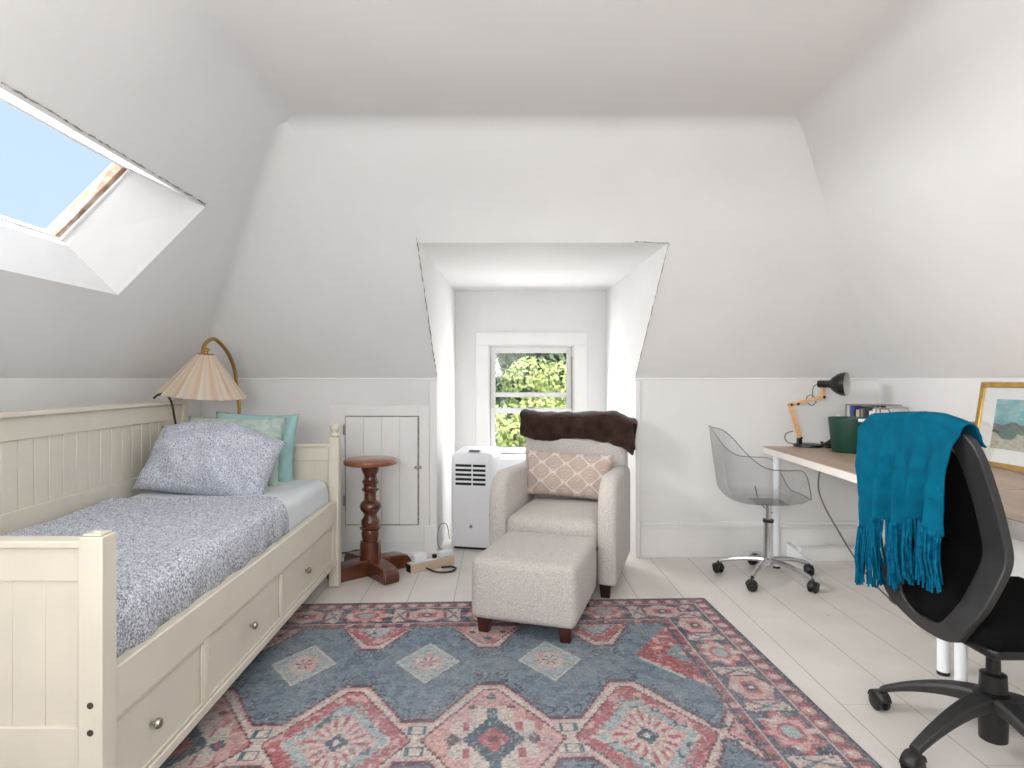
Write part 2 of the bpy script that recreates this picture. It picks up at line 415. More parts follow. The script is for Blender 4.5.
# roof window (window_2): liner, frame, pane
w2 = struct(thing('window_2', 'x', 'x')); del w2['label']; del w2['category']
ln = MB()
ln.quad(iTR, iBR, oBR, oTR).quad(iBR, iBL, oBL, oBR).quad(iBL, iTL, oTL, oBL).quad(iTL, iTR, oTR, oTL)
struct(ln.build('window_liner', M['trim'], w2, smooth=False))
nrm = (oTR - iTR).normalized(); out = Vector((-(HC - HK), 0, CL - XL)).normalized()
def beam(m, a, b, w, h, side):
    s_ = side.normalized() * w; o_ = out * h
    P = [a, a + s_, b + s_, b]; k = len(m.v)
    m.v += [tuple(p) for p in P] + [tuple(p + o_) for p in P]
    m.f += [tuple(k + i for i in q) for q in ((0, 1, 2, 3), (4, 7, 6, 5), (0, 4, 5, 1), (1, 5, 6, 2), (2, 6, 7, 3), (3, 7, 4, 0))]
fr = MB()
beam(fr, oTR, oBR, .05, .05, Vector((0, -1, 0))); 
struct(fr.build('weathered_sash', M['weather'], w2, bevel=.004))
fr = MB()
beam(fr, oTR - out * .01, oBR - out * .01, .022, .012, Vector((0, -1, 0)))
beam(fr, oBR, oBL, .012, .04, (oTR - oBR)); beam(fr, oTR, oTL, .012, .04, (oBR - oTR)); beam(fr, oTL, oBL, .05, .05, Vector((0, 1, 0)))
struct(fr.build('window_frame', M['trim'], w2, bevel=.003))
struct(MB().quad(oTR + out * .045, oBR + out * .045, oBL + out * .045, oTL + out * .045).build('pane', M['skyglass'], w2, smooth=False))

# dormer window (window_1)
w1 = struct(thing('window_1', 'x', 'x')); del w1['label']; del w1['category']
cs = MB()
cw = .115
cs.box(wx0 - cw, wx0, DY - .02, DY, wz0, wz1 + .0).box(wx1, wx1 + cw, DY - .02, DY, wz0, wz1).box(wx0 - cw, wx1 + cw, DY - .02, DY, wz1, wz1 + cw)
struct(cs.build('casing', M['trim'], w1, bevel=.004))
struct(MB().box(wx0 - cw - .02, wx1 + cw + .02, DY - .06, DY + .06, wz0 - .035, wz0).build('window_sill', M['trim'], w1, bevel=.006))
jm = MB().box(wx0, wx0 + .012, DY, DY + .11, wz0, wz1).box(wx1 - .012, wx1, DY, DY + .11, wz0, wz1).box(wx0, wx1, DY, DY + .11, wz1 - .012, wz1).box(wx0 + .012, wx1 - .012, DY + .06, DY + .11, wz0, wz0 + .015)
struct(jm.build('jamb', M['trim'], w1, bevel=.002))
def sash(name, z0, z1, y, st=.045, bt=.05, tt=.04):
    a, b = wx0 + .014, wx1 - .014
    m = MB().box(a, a + st, y, y + .035, z0, z1).box(b - st, b, y, y + .035, z0, z1).box(a + st, b - st, y, y + .035, z0, z0 + bt).box(a + st, b - st, y, y + .035, z1 - tt, z1)
    o = struct(m.build(name, M['trim'], w1, bevel=.004))
    struct(MB().box(a + st, b - st, y + .015, y + .018, z0 + bt, z1 - tt).build('pane', M['glass'], o, smooth=False))
    return o
sash('upper_sash', 1.03, 1.478, DY + .062, tt=.055, bt=.04)
ls = sash('lower_sash', .535, .93, DY + .022, tt=.045)
sash('storm_sash', .93, 1.03, DY + .062, tt=.001, bt=.001)
struct(MB().box(.26, .32, DY + .012, DY + .04, .93, .945).build('sash_lock', M['steel'], w1, bevel=.003))
# thin dark strips standing in for gap shadows at jamb
struct(MB().box(wx0 + .0121, wx0 + .017, DY + .02, DY + .058, wz0 + .02, wz1 - .1).box(wx1 - .017, wx1 - .0121, DY + .02, DY + .058, wz0 + .02, wz1 - .1).build('gap_shadow', M['crack_shade'], w1, smooth=False))

# small access door in the left knee wall (door_1)
d1 = struct(thing('door_1', 'x', 'x', (-.8, YB, .2))); del d1['label']; del d1['category']
x0, x1, z0, z1 = -1.03, -.537, .215, .945
g = MB().box(x0, x1, YB - .006, YB - .001, z0, z1); struct(g.build('gap', M['crack_shade'], d1, world=True, smooth=False))
pl_ = MB(); pw = (x1 - x0 - .012) / 4
for k in range(4): pl_.box(x0 + .0045 + k * pw, x0 + .0035 + (k + 1) * pw, YB - .016, YB - .004, z0 + .006, z1 - .006)
struct(pl_.build('plank_panel', M['trim'], d1, world=True, bevel=.002))
cas = MB().box(x0 - .1, x0 - .004, YB - .006, YB, .1, z1 + .07).box(x1 + .004, x1 + .07, YB - .006, YB, .1, z1 + .07).box(x0 - .004, x1 + .004, YB - .006, YB, z1 + .004, z1 + .07).box(x0 - .004, x1 + .004, YB - .006, YB, .1, z0 - .004)
struct(cas.build('casing', M['trim'], d1, world=True, bevel=.002))
for z in (.82, .345): struct(MB().box(x0 - .012, x0 + .006, YB - .024, YB - .013, z, z + .07).build('hinge', M['steel'], d1, world=True, bevel=.002))
la = struct(MB().box(x1 - .028, x1 + .02, YB - .03, YB - .016, .595, .612).build('latch', M['steel'], d1, world=True, bevel=.003))

# ------------------------------------------------------------------ rug
def build_rug():
    U, V = 1.185, 1.262; st = .0052
    UL = 1.70
    nu, nv = int((U + UL) / st), int(2 * V / st)
    u = np.linspace(-UL, U, nu); v = np.linspace(-V, V, nv)
    UU, VV = np.meshgrid(u, v)
    q = .0075
    uq = np.round(UU / q) * q; vq = np.round(VV / q) * q
    rng = np.random.default_rng(3)
    def c(*a): return np.array(s2l(a))
    BLUE, BLUE2, NAVY, RED, PINK, CREAM, LBL, TEAL, WINE = c(112, 134, 148), c(92, 114, 132), c(46, 62, 84), c(182, 96, 100), c(216, 172, 166), c(216, 204, 196), c(164, 186, 190), c(66, 108, 120), c(120, 50, 60)
    col = np.zeros(UU.shape + (3,)); col[:] = BLUE
    def put(mask, cc): col[mask] = cc
    # smooth noise
    def snoise(sc, seed):
        r = np.random.default_rng(seed); a = int((U + UL) / sc) + 3; b = int(2 * V / sc) + 3
        g = r.random((b, a)); x = (UU + UL) / sc; y = (VV + V) / sc
        xi = x.astype(int); yi = y.astype(int); fx = x - xi; fy = y - yi
        fx = fx * fx * (3 - 2 * fx); fy = fy * fy * (3 - 2 * fy)
        return (g[yi, xi] * (1 - fx) + g[yi, xi + 1] * fx) * (1 - fy) + (g[yi + 1, xi] * (1 - fx) + g[yi + 1, xi + 1] * fx) * fy
    P = .515
    k = np.round(uq / P); du = uq - k * P; adu = np.abs(du)
    n1, n2, n3 = snoise(.03, 1), snoise(.10, 2), snoise(.3, 4)
    put(n1 > .62, BLUE2)
    # rows of medallions
    PV = 1.06
    for row in (-1, 0, 1):
        v0 = row * PV; dv = vq - v0; adv = np.abs(dv)
        # boundary profile of the chain
        lim = np.where(uq > P, 0.0, .11)
        if row == 0: f = np.clip(.36 - (adu - .05) * 1.65, lim, .36)
        else: f = np.clip(.36 - (adu - .045) * 2.0, .0, .36)
        inside = adv < f
        # hooks just outside the boundary: little rings
        dist = (adv - f) * .55
        s = (UU / .0515); fs = (s - np.round(s)) * .0515
        hook = snoise(.012, 40 + row)
        ring = np.hypot(fs, (np.abs(VV - v0) - f - .062) * .8)
        put((~inside) & (ring > .013) & (ring < .021) & (fs * np.sign(dv + 1e-6) > -.012), NAVY)
        put((~inside) & (dist < .013) & (dist > .0), WINE * .5 + NAVY * .5)
        # T shaped hook above medallion apex
        tt = adv - .36
        put((~inside) & (adu < .03) & (tt > .03) & (tt < .10), TEAL * .6 + BLUE * .4)
        put((~inside) & (np.abs(np.hypot(adu - .05, (tt - .085)) - .02) < .004), NAVY * .7 + BLUE * .3)
        put(inside, CREAM)
        put(inside & (f - adv < .018), PINK)
        # filler squares between medallions
        hu = P / 2 - adu
        put(inside & (np.maximum(hu, np.abs(adv - .06)) < .03), TEAL)
        put(inside & (np.maximum(hu, np.abs(adv - .06)) < .018), CREAM)
        # the medallion proper (hexagon / diamond)
        mm = np.maximum(adu / .245 + adv / .37, adv / .33)
        med = mm < 1.0
        pinkm = (k.astype(int) % 2 == 0)
        W = med & pinkm; O = med & ~pinkm
        put(med & (mm > .965), WINE)
        put(W & (mm <= .965), PINK)
        put(W & (mm <= .965) & (n1 > .7), RED * .6 + PINK * .4)
        # star centre of the pink one
        zz = np.abs(np.sin(np.arctan2(dv * .7, du + 1e-9) * 4)) * .06
        rr = np.hypot(du, dv * .72)
        put(W & (rr < .10 + zz), CREAM)
        put(W & (adu / .105 + adv / .145 < 1), NAVY * .6 + TEAL * .4)
        put(W & (adu < .016) & (adv < .19), TEAL)
        put(W & (adu / .055 + adv / .075 < 1), RED)
        put(W & (np.hypot(adu, adv) < .017), WINE)
        for cx in (.135,):
            put(W & (np.abs(adu - cx) / .028 + adv / .036 < 1), NAVY * .5 + TEAL * .5)
            put(W & (np.abs(adu - cx) / .012 + adv / .016 < 1), RED)
        put(W & (adu / .022 + np.abs(adv - .27) / .03 < 1), TEAL)
        put(W & (np.abs(adu - .07) / .018 + np.abs(adv - .2) / .022 < 1), WINE)
        put(W & (np.abs(adu - .09) < .008) & (adv < .1) & (adv > .05), RED)
        # the light blue / red alternates
        put(O & (mm <= .965), RED)
        put(O & (mm <= .965) & (n1 > .66), PINK)
        stepz = mm + .05 * np.sign(np.sin(adu * 150)) * np.sign(np.sin(adv * 110))
        put(O & (stepz < .74), LBL)
        put(O & (stepz < .74) & (n1 > .7), TEAL)
        put(O & (stepz < .56), CREAM)
        put(O & (stepz < .50), PINK)
        ang = np.arctan2(dv * .7, du + 1e-9)
        put(O & (mm < .48) & (np.sin(ang * 16) > .2), CREAM)
        put(O & (mm < .48) & (mm > .28) & (np.sin(ang * 16) < -.6), RED)
        put(O & (adu / .05 + adv / .062 < 1), CREAM)
        put(O & (adu / .042 + adv / .052 < 1), NAVY * .6 + TEAL * .4)
        put(O & (adu / .015 + adv / .02 < 1), CREAM)
        put(O & (np.abs(adu - .15) / .032 + adv / .045 < 1), CREAM)
        put(O & (np.abs(adu - .15) / .020 + adv / .03 < 1), LBL)
    # small light diamonds in the blue
    kd = np.round((UU - P / 2) / P); dud = np.abs(UU - P / 2 - kd * P)
    for v0 in (.565, -.565):
        dv = np.abs(VV - v0); mm = dud / .135 + dv / .185
        put(mm < 1, LBL * .8 + CREAM * .2); put((mm < 1) & (mm > .93), CREAM)
        put((mm < .93) & (n1 > .6), LBL)
        rr = np.hypot(dud, dv * .75); an = np.arctan2(dv * .75, dud + 1e-9)
        put((rr < .058 + .014 * np.cos(an * 8)), PINK); put((rr < .052) & (n1 > .55), CREAM)
        put((rr < .034) & (np.abs(np.cos(an * 3)) > .93), NAVY)
    # red quarter medallions at the sides
    for sgn in (1,):
        for v0 in (.60, -.60):
            a = (.9 - sgn * uq); mm = a / .27 + np.abs(vq - v0) / .36
            # triangle pointing to the middle: from u=.62 to edge
            t = (sgn * uq - .63) / .27
            tri = (np.abs(vq - v0) < .36 * t) & (sgn * uq < .92)
            put(tri, RED); put(tri & (n1 > .6), WINE * .5 + RED * .5); put(tri & (n1 < .3), PINK)
            t2 = (sgn * uq - .76) / .27
            tri2 = (np.abs(vq - v0) < .30 * t2); put(tri2 & (sgn * uq < .92), LBL * .5 + TEAL * .5)
            t3 = (sgn * uq - .82) / .27
            put((np.abs(vq - v0) < .28 * t3) & (sgn * uq < .92), PINK)
    # borders
    eu = np.minimum(U - UU, UU + UL); ev = V - np.abs(VV); e_ = np.minimum(eu, ev)
    along = np.where(eu < ev, VV, UU)
    aq = np.round(along / q) * q; eq = np.round(e_ / q) * q
    b = e_ < .335; put(b, RED)
    put(b & (n1 > .55), WINE * .5 + RED * .5); put(b & (n1 < .28), PINK)
    zz = (np.abs(((aq / .07) % 1) - .5) * 2)
    put((e_ < .335) & (e_ > .295) & (zz > .5), NAVY * .6 + WINE * .4)
    put((e_ < .325) & (e_ > .317), NAVY)
    put((e_ < .285) & (e_ > .277), CREAM)
    mainb = (e_ < .277) & (e_ > .085)
    put(mainb, NAVY)
    put(mainb & (n1 > .7), TEAL * .5 + NAVY * .5)
    PB = .60
    kk = np.round(aq / PB); da = np.abs(aq - kk * PB); de = np.abs(eq - .181)
    fl = np.hypot(da * .72, de); an = np.arctan2(de, da + 1e-9)
    fm = mainb & (fl < .085 + .012 * np.cos(an * 8)); put(fm, RED); put(fm & (fl < .068 + .01 * np.cos(an * 8)), PINK)
    put(fm & (fl < .045), RED); put(fm & (fl < .03) , LBL); put(fm & (n1 > .68) & (fl > .04), CREAM)
    kh = np.round((aq - PB / 2) / PB); dh = np.abs(aq - PB / 2 - kh * PB)
    oc = mainb & (dh < .085) & (de + dh * .5 < .088); put(oc, PINK); put(oc & (de < .03) & (dh < .05), RED)
    put(oc & (np.hypot(dh * 1.1, de) < .028), NAVY); put(oc & (np.hypot(dh, de) < .012), CREAM)
    put(oc & (np.abs(de - .06) < .012) & (dh < .03), CREAM)
    sq = mainb & (np.abs(da - .165) < .035) & (de < .075); put(sq, PINK * .5 + CREAM * .5); put(sq & (np.abs(np.abs(da - .165) - de * .45) < .007), TEAL)
    put(mainb & (np.abs(np.hypot(da - .15, de - .06) - .018) < .005), CREAM)
    put(mainb & (np.abs(da - .205) + np.abs(de - .05) * .6 < .014), RED)
    g2 = (e_ < .078) & (e_ > .022)
    put(g2, WINE * .5 + RED * .5); kg = (aq / .085) % 1; gm = np.hypot((kg - .5) * .085, (e_ - .05)); put(g2 & (gm < .024), PINK); put(g2 & (gm < .012), CREAM); put(g2 & (np.abs(kg - .0) < .1), NAVY)
    put((e_ < .087) & (e_ > .079), CREAM)
    put(e_ < .024, NAVY); put((e_ < .026) & (e_ > .021), LBL * .6); put(e_ < .006, NAVY * .7)
    # fine drawn outlines
    l1, l2, l3 = snoise(.017, 21), snoise(.011, 22), snoise(.024, 23)
    infield = e_ > .335
    isblue = (np.abs(col - BLUE).sum(-1) < .02) | (np.abs(col - BLUE2).sum(-1) < .02)
    line = (np.abs(l1 - .5) < .035)
    m_ = isblue & line & (l3 > .55); col[m_] = col[m_] * .65 + NAVY * .35
    m_ = (~isblue) & infield & (np.abs(l2 - .5) < .05) & (l3 > .42); col[m_] = col[m_] * .45 + WINE * .3 + NAVY * .25
    m_ = (~isblue) & infield & (np.abs(l1 - .35) < .03); col[m_] = col[m_] * .45 + CREAM * .55
    m_ = (~infield) & (np.abs(l2 - .5) < .05); col[m_] = col[m_] * .5 + PINK * .5
    m_ = (~infield) & (np.abs(l1 - .42) < .03); col[m_] = col[m_] * .5 + NAVY * .5
    m_ = (l3 > .8); col[m_] = col[m_] * .75 + LBL * .25
    # distress: fade towards a dusty grey-cream, plus weave
    fade = .32 + .30 * n3 + .25 * (n2 - .5)
    dust = np.array(s2l((178, 176, 180)))
    weave = rng.random(UU.shape)
    streak = np.repeat(rng.random((nv, 1)), nu, 1) * .5 + np.repeat(rng.random((1, nu)), nv, 0) * .5
    fade = np.clip(fade + .25 * (streak - .5), 0, .7)[..., None] * .62
    col = col * (1 - fade) + dust * fade
    col *= (.84 + .32 * weave[..., None])
    ob = MB()
    th = .006
    verts = np.zeros((nv, nu, 3)); verts[..., 0] = UU; verts[..., 1] = VV; verts[..., 2] = th
    me = bpy.data.meshes.new('area_rug')
    idx = np.arange(nu * nv).reshape(nv, nu)
    quads = np.stack([idx[:-1, :-1], idx[:-1, 1:], idx[1:, 1:], idx[1:, :-1]], -1).reshape(-1, 4)
    # skirt to floor
    rim = np.concatenate([idx[0, :], idx[1:, -1], idx[-1, -2::-1], idx[-2:0:-1, 0]])
    base = nu * nv; V2 = verts.reshape(-1, 3); low = V2[rim].copy(); low[:, 2] = 0
    nr = len(rim); r2 = np.arange(nr) + base
    sk = np.stack([rim, r2, np.roll(r2, -1), np.roll(rim, -1)], -1)
    allv = np.concatenate([V2, low]); allq = np.concatenate([quads, sk])
    me.vertices.add(len(allv)); me.vertices.foreach_set('co', allv.ravel())
    me.loops.add(len(allq) * 4); me.loops.foreach_set('vertex_index', allq.ravel().astype(np.int32))
    me.polygons.add(len(allq)); me.polygons.foreach_set('loop_start', np.arange(0, len(allq) * 4, 4, dtype=np.int32)); me.polygons.foreach_set('loop_total', np.full(len(allq), 4, dtype=np.int32))
    me.update(calc_edges=True)
    a = me.color_attributes.new('col', 'FLOAT_COLOR', 'POINT')
    cc = np.ones((len(allv), 4), dtype=np.float32); cc[:base, :3] = col.reshape(-1, 3); cc[base:, :3] = NAVY
    a.data.foreach_set('color', cc.ravel())
    me.materials.append(M['rug'])
    o = bpy.data.objects.new('area_rug', me); C.objects.link(o)
    o.location = (-.018, 2.04, .0005); o.rotation_euler = (0, 0, math.radians(2.4))
    tag(o, 'faded blue and red patterned area rug on the white floorboards', 'rug')
build_rug()

# ------------------------------------------------------------------ daybed
BX0, BX1, BY0, BY1 = -1.86, -.917, 1.425, 3.58
bed = thing('daybed', 'cream painted wooden daybed with three drawers along the left wall', 'bed', ((BX0 + BX1) / 2, (BY0 + BY1) / 2, .007))
def bp(mb, name, m=M['cream'], parent=bed, **k):
    o = mb.build(name, m, parent, **k); 
    return o
BL = (BX0 + BX1) / 2, (BY0 + BY1) / 2, .007
def sh(mb, lo=BL):
    mb.v = [(p[0] - lo[0], p[1] - lo[1], p[2] - lo[2]) for p in mb.v]; return mb
pw = .056
def post(x, y, top, fin, flip=1):
    m = MB().box(x, x + pw, y, y + pw, .007, top)
    m.box(x + .006, x + pw - .006, y + .006, y + pw - .006, top, top + .006)
    o = bp(sh(m), 'post', bevel=.004)
    if fin:
        f = MB().lathe([(.024, top + .004), (.028, top + .012), (.02, top + .022), (.016, top + .028), (.026, top + .042), (.030, top + .056), (.026, top + .072), (.012, top + .084), (.001, top + .088)], x + pw / 2, y + pw / 2)
        sh(f).build('finial', M['cream'], o)
    return o
post(BX1 - pw, BY1 - pw, .86, True)
p_near = post(BX1 - pw, BY0, .832, False)
post(BX0, BY1 - pw, 1.09, False); post(BX0, BY0, 1.09, False)
# peg hole plug on the near post
sh(MB().lathe([(.008, .838), (.008, .841)], BX1 - pw / 2, BY0 + pw / 2, n=12)).build('peg_hole', M['cream'], p_near)
for z in (.443, .38):
    sh(MB().lathe([(.0075, 0), (.0075, .0025)], BX1 - pw * .48, BY0 + .001, z, n=14, axis=(0, -1, 0))).build('screw_hole', M['screw'], p_near)
# footboard (near end)
def endboard(y0, name, nearface):
    a, b = BX0 + pw, BX1 - pw; t = .03
    ym = y0 + .013
    m = MB()
    m.box(a, b, ym, ym + t, .725, .805).box(a, b, ym, ym + t, .12, .385)
    m.box(a, a + .05, ym, ym + t, .385, .725).box(b - .012, b, ym, ym + t, .385, .725)
    o = bp(sh(m), name, bevel=.003)
    n = 10; w = (b - a - .062) / n
    q = MB()
    for k in range(n): q.box(a + .05 + k * w + .0002, a + .05 + (k + 1) * w - .0002, ym + .006, ym + .022, .383, .727)
    sh(q).build('beadboard', M['cream'], o, bevel=.0015)
    c_ = MB().box(a, b, y0 + .002, y0 + .054, .805, .822)
    sh(c_).build('cap_rail', M['cream'], o, bevel=.003)
    return o
endboard(BY0, 'footboard', 0); endboard(BY1 - pw, 'headboard', 0)
# back board
a, b = BY0 + pw, BY1 - pw; x = BX0 + .012; t = .03
m = MB().box(x, x + t, a, b, .965, 1.053).box(x, x + t, a, b, .60, .70).box(x, x + t, a, a + .05, .70, .965).box(x, x + t, b - .05, b, .70, .965)
bk = bp(sh(m), 'backboard', bevel=.003)
q = MB(); n = 24; w = (b - a - .1) / n
for k in range(n): q.box(x + .008, x + .022, a + .05 + k * w + .002, a + .05 + (k + 1) * w - .002, .698, .967)
sh(q).build('beadboard', M['cream'], bk, bevel=.0025)
sh(MB().box(BX0 + .0, BX0 + .062, a - .0, b + .0, 1.053, 1.073)).build('cap_rail', M['cream'], bk, bevel=.004)
sh(MB().box(x + .002, x + t - .002, a, b, .12, .6)).build('lower_panel', M['cream'], bk)
# front rail and drawer carcase
bp(sh(MB().box(BX1 - .042, BX1 - .008, a, b, .375, .5)), 'side_rail', bevel=.004)
fx = BX1 - .014
fm = MB().box(fx - .03, fx + .004, a, b, .135, .165).box(fx - .03, fx, a, b, .362, .376)
divs = [a, 1.965, 2.655, b]
for k, y in enumerate(divs):
    if k == 0: fm.box(fx - .03, fx, y, y + .012, .15, .37)
    elif k == 3: fm.box(fx - .03, fx, y - .05, y, .15, .37)
    else: fm.box(fx - .03, fx, y - .015, y + .015, .15, .37)
bp(sh(fm), 'drawer_frame', bevel=.004)
bp(sh(MB().box(BX0 + .05, fx - .05, a + .01, b - .01, .14, .15)), 'base_panel')
bp(sh(MB().box(BX0 + .03, BX1 - .05, a, b, .40, .42)), 'slat_deck')
for (y0, y1) in ((a + .014, 1.948), (1.982, 2.638), (2.672, b - .052)):
    m = MB().box(fx - .028, fx - .008, y0, y1, .167, .36)
    dr = bp(sh(m), 'drawer', bevel=.003)
    # raised moulding round the front
    mm = MB().box(fx - .008, fx - .002, y0, y1, .167, .178).box(fx - .008, fx - .002, y0, y0 + .01, .178, .36).box(fx - .008, fx - .002, y1 - .01, y1, .178, .36)
    sh(mm).build('moulding', M['cream'], dr, bevel=.003)
    yc = {0: 1.665, 1: 2.325, 2: 2.99}[((y0 > 1.9) + (y0 > 2.6))]
    kn = MB().lathe([(.005, 0), (.005, .012), (.013, .014), (.015, .02), (.012, .027), (.004, .031)], fx - .008, yc, .268, n=14, axis=(1, 0, 0))
    sh(kn).build('knob', M['steel'], dr)

# mattress and cover
def slab(x0, x1, y0, y1, z0, z1, r, nx=26, ny=60, amp=.004, seed=1, skirt=True):
    rows = []
    # profile across x: down left, round, top, round, down right
    prof = [(x0, z0)]
    for k in range(7): t = k / 6 * PI / 2; prof.append((x0 + r - r * math.cos(t), z1 - r + r * math.sin(t)))
    for k in range(1, nx): prof.append((x0 + r + (x1 - x0 - 2 * r) * k / nx, z1))
    for k in range(7): t = PI / 2 - k / 6 * PI / 2; prof.append((x1 - r + r * math.cos(t), z1 - r + r * math.sin(t)))
    prof.append((x1, z0))
    ys = [y0 + (y1 - y0) * k / ny for k in range(ny + 1)]
    for y in ys:
        ed = min(y - y0, y1 - y); sink = r - math.sqrt(max(0, r * r - (r - min(ed, r)) ** 2))
        row = []
        for (px, pz) in prof:
            h = noise.noise(Vector((px * 3, y * 3, seed))) * amp * 1.5 + noise.noise(Vector((px * 11, y * 8, seed + 5))) * amp
            z = pz - sink if pz > z1 - r * 1.01 else min(pz, z1 - sink)
            row.append((px + (h if pz < z1 - r * .3 else 0), y, z + (h if pz > z1 - r else 0)))
        rows.append(row)
    return rows
mt = MB().grid(slab(-1.80, -.965, 1.505, 3.495, .425, .632, .05))
_n = len(mt.v) // 61
mt.f.append(tuple(range(_n))); mt.f.append(tuple(len(mt.v) - _n + k for k in range(_n))[::-1])
mo = mt.build('mattress', M['paleblue'], smooth=True, angle=60)
tag(mo, 'mattress in a plain pale blue fitted sheet on the daybed', 'mattress')
rows = slab(-1.80, -.955, 1.495, 2.84, .455, .645, .055, nx=50, ny=110, amp=.006, seed=9)
# wavy free edge
for i in (len(rows) - 1, len(rows) - 2, len(rows) - 3):
    pass
new = []
for i, row in enumerate(rows):
    t = i / (len(rows) - 1)
    nr = []
    for j, p in enumerate(row):
        y = p[1]
        z = p[2]
        if t > .93:
            z = max(z, .643 + .004 * math.sin(t * 200)) if p[2] > .52 and j > 3 and j < len(row) - 8 else z
        y2 = y + t ** 6 * (.03 * math.sin(p[0] * 9) + .02 * math.sin(p[0] * 23 + 1))
        nr.append((p[0] + (.012 * math.sin(y * 31) * max(0, (.60 - z)) / .15 if j > len(row) - 6 else 0), y2, z + (.006 if t > .96 else 0)))
    new.append(nr)
co = MB().grid(new).build('bed_cover', M['scribble'], solid=.006, angle=60)
tag(co, 'navy and white scribble patterned cover spread over the daybed mattress', 'bed cover')

def pillow(name, w, h, t, m, loc, rot, seed=0, n=36, wr=.012, pinch=.85, parent=None, sag=0):
    mb = MB()
    for side in (1, -1):
        rows = []
        for i in range(n + 1):
            row = []
            for j in range(n + 1):
                u = j / n * 2 - 1; v = i / n * 2 - 1
                pr = max(0, (1 - abs(u) ** 2.6)) * max(0, (1 - abs(v) ** 2.6))
                th = t / 2 * pr ** .55
                cu = 1 - .07 * (1 - abs(u)) * 0 - .06 * (1 - u * u) * abs(v) ** 3 * 0
                x = u * w / 2 * (1 - .05 * (1 - abs(v) ** 2) * abs(u) ** 4 * -0 - .06 * (1 - v * v) * 0)
                # edges bow in slightly, corners stick out
                x *= 1 - .07 * (1 - v * v) * abs(u) ** 3
                z = v * h / 2 * (1 - .07 * (1 - u * u) * abs(v) ** 3)
                nn = noise.noise(Vector((u * 2.2 + seed, v * 2.2, side * 2))) * wr * 1.6 + noise.noise(Vector((u * 6 + seed, v * 5, side))) * wr * .7
                z -= sag * (abs(u) ** 1.5) * (v + 1) / 2
                row.append((x, side * (th + nn * min(1, pr * 2)), z))
            rows.append(row)
        mb.grid(rows)
    o = mb.build(name, m, parent, smooth=True, angle=180)
    # weld the two halves
    import bmesh
    bm = bmesh.new(); bm.from_mesh(o.data); bmesh.ops.remove_doubles(bm, verts=bm.verts, dist=.0006); bmesh.ops.recalc_face_normals(bm, faces=bm.faces); bm.to_mesh(o.data); bm.free(); o.data.shade_smooth()
    o.location = loc; o.rotation_euler = rot
    return o
o = pillow('pillow', .46, .42, .15, M['aqua'], (-1.36, 3.43, .80), (math.radians(-12), math.radians(2), math.radians(4)), 3, wr=.012)
tag(o, 'plain aqua pillow standing at the back against the headboard', 'pillow', 'pillows at the head of the daybed')
o = pillow('pillow', .52, .40, .15, M['sage'], (-1.42, 3.30, .80), (math.radians(-18), math.radians(0), math.radians(2)), 8, wr=.010)
tag(o, 'pale sage green pillow between the aqua and the navy patterned pillows', 'pillow', 'pillows at the head of the daybed')
o = pillow('pillow', .66, .42, .25, M['scribble2'], (-1.435, 3.10, .795), (math.radians(-34), math.radians(7), math.radians(-3)), 14, wr=.026, sag=.07)
tag(o, 'large white pillow with navy scribble print in front of the others', 'pillow', 'pillows at the head of the daybed')

# ------------------------------------------------------------------ floor lamp behind the bed
fl = thing('floor_lamp', 'brass arc floor lamp with pleated peach shade behind the daybed', 'floor lamp', (-1.60, 3.80, 0))
MB().lathe([(.13, 0), (.13, .015), (.12, .022), (.012, .024)]).build('base', M['brass'], fl)
top = at(206, 353, 3.5) - Vector((-1.60, 3.80, 0))
pts = [(0, 0, .02), (0, 0, .6), (0, 0, 1.0)] + [tuple(at(u, v, d) - Vector((-1.60, 3.80, 0))) for u, v, d in ((238, 398, 3.8), (235, 372, 3.78), (229, 355, 3.72), (220, 343, 3.63), (213, 339, 3.57), (206, 343, 3.52), (203, 350, 3.5), (203, 354, 3.5))]
MB().tube(smoothpath(pts), .0105, 10).build('stem', M['brass'], fl)
def shade(R0, R1, h, n=44, sub=8):
    rows = []; cols = []
    for i in range(7):
        t = i / 6; row = []
        for k in range(n * sub):
            a_ = 2 * PI * k / (n * sub); ph = (k % sub) / sub
            pl_ = abs(ph - .5) * 2
            r = R0 + (R1 - R0) * t; r *= 1 + .05 * (pl_ - .5)
            row.append((r * math.cos(a_), r * math.sin(a_), -h * t + .006 * math.cos(2 * PI * (k / (sub * 2))) * t * 0))
            wv = .86 + .14 * pl_
            idx = (k // sub) % 2
            c_ = s2l((255, 242, 224)) if idx else s2l((252, 228, 206))
            cols.append((c_[0] * wv, c_[1] * wv, c_[2] * wv, 1))
        rows.append(row)
    return rows, cols
rows, cols = shade(.042, .228, .235, n=26)
sm = MB().grid(rows, closed_u=True)
tilt = Matrix.Translation(top + Vector((0, 0, -.005))) @ Matrix.Rotation(math.radians(6), 4, 'Y') @ Matrix.Rotation(math.radians(3), 4, 'X')
sm.xf(tilt); sm.build('lamp_shade', M['shade'], fl, colors=cols, solid=.0, angle=180)
MB().lathe([(.012, -.06), (.012, .02), (.02, .022), (.02, .03), (.006, .034)], n=16).xf(tilt).build('socket', M['brass'], fl)
MB().tube([tuple(tilt @ Vector((.043 * math.cos(t * PI / 12), .043 * math.sin(t * PI / 12), -.002))) for t in range(24)], .003, 6, closed=True).build('top_ring', M['brass'], fl)
o = MB().tube(smoothpath([at(u, v, d) for u, v, d in ((154, 398, 3.40), (158, 395, 3.36), (165, 394, 3.34), (171, 401, 3.33), (174, 415, 3.33), (176, 428, 3.32), (178, 450, 3.34))]), .006, 8).build('cord', M['cordk'])
tag(o, 'dark bent cord hooked over the back corner of the daybed', 'cord')

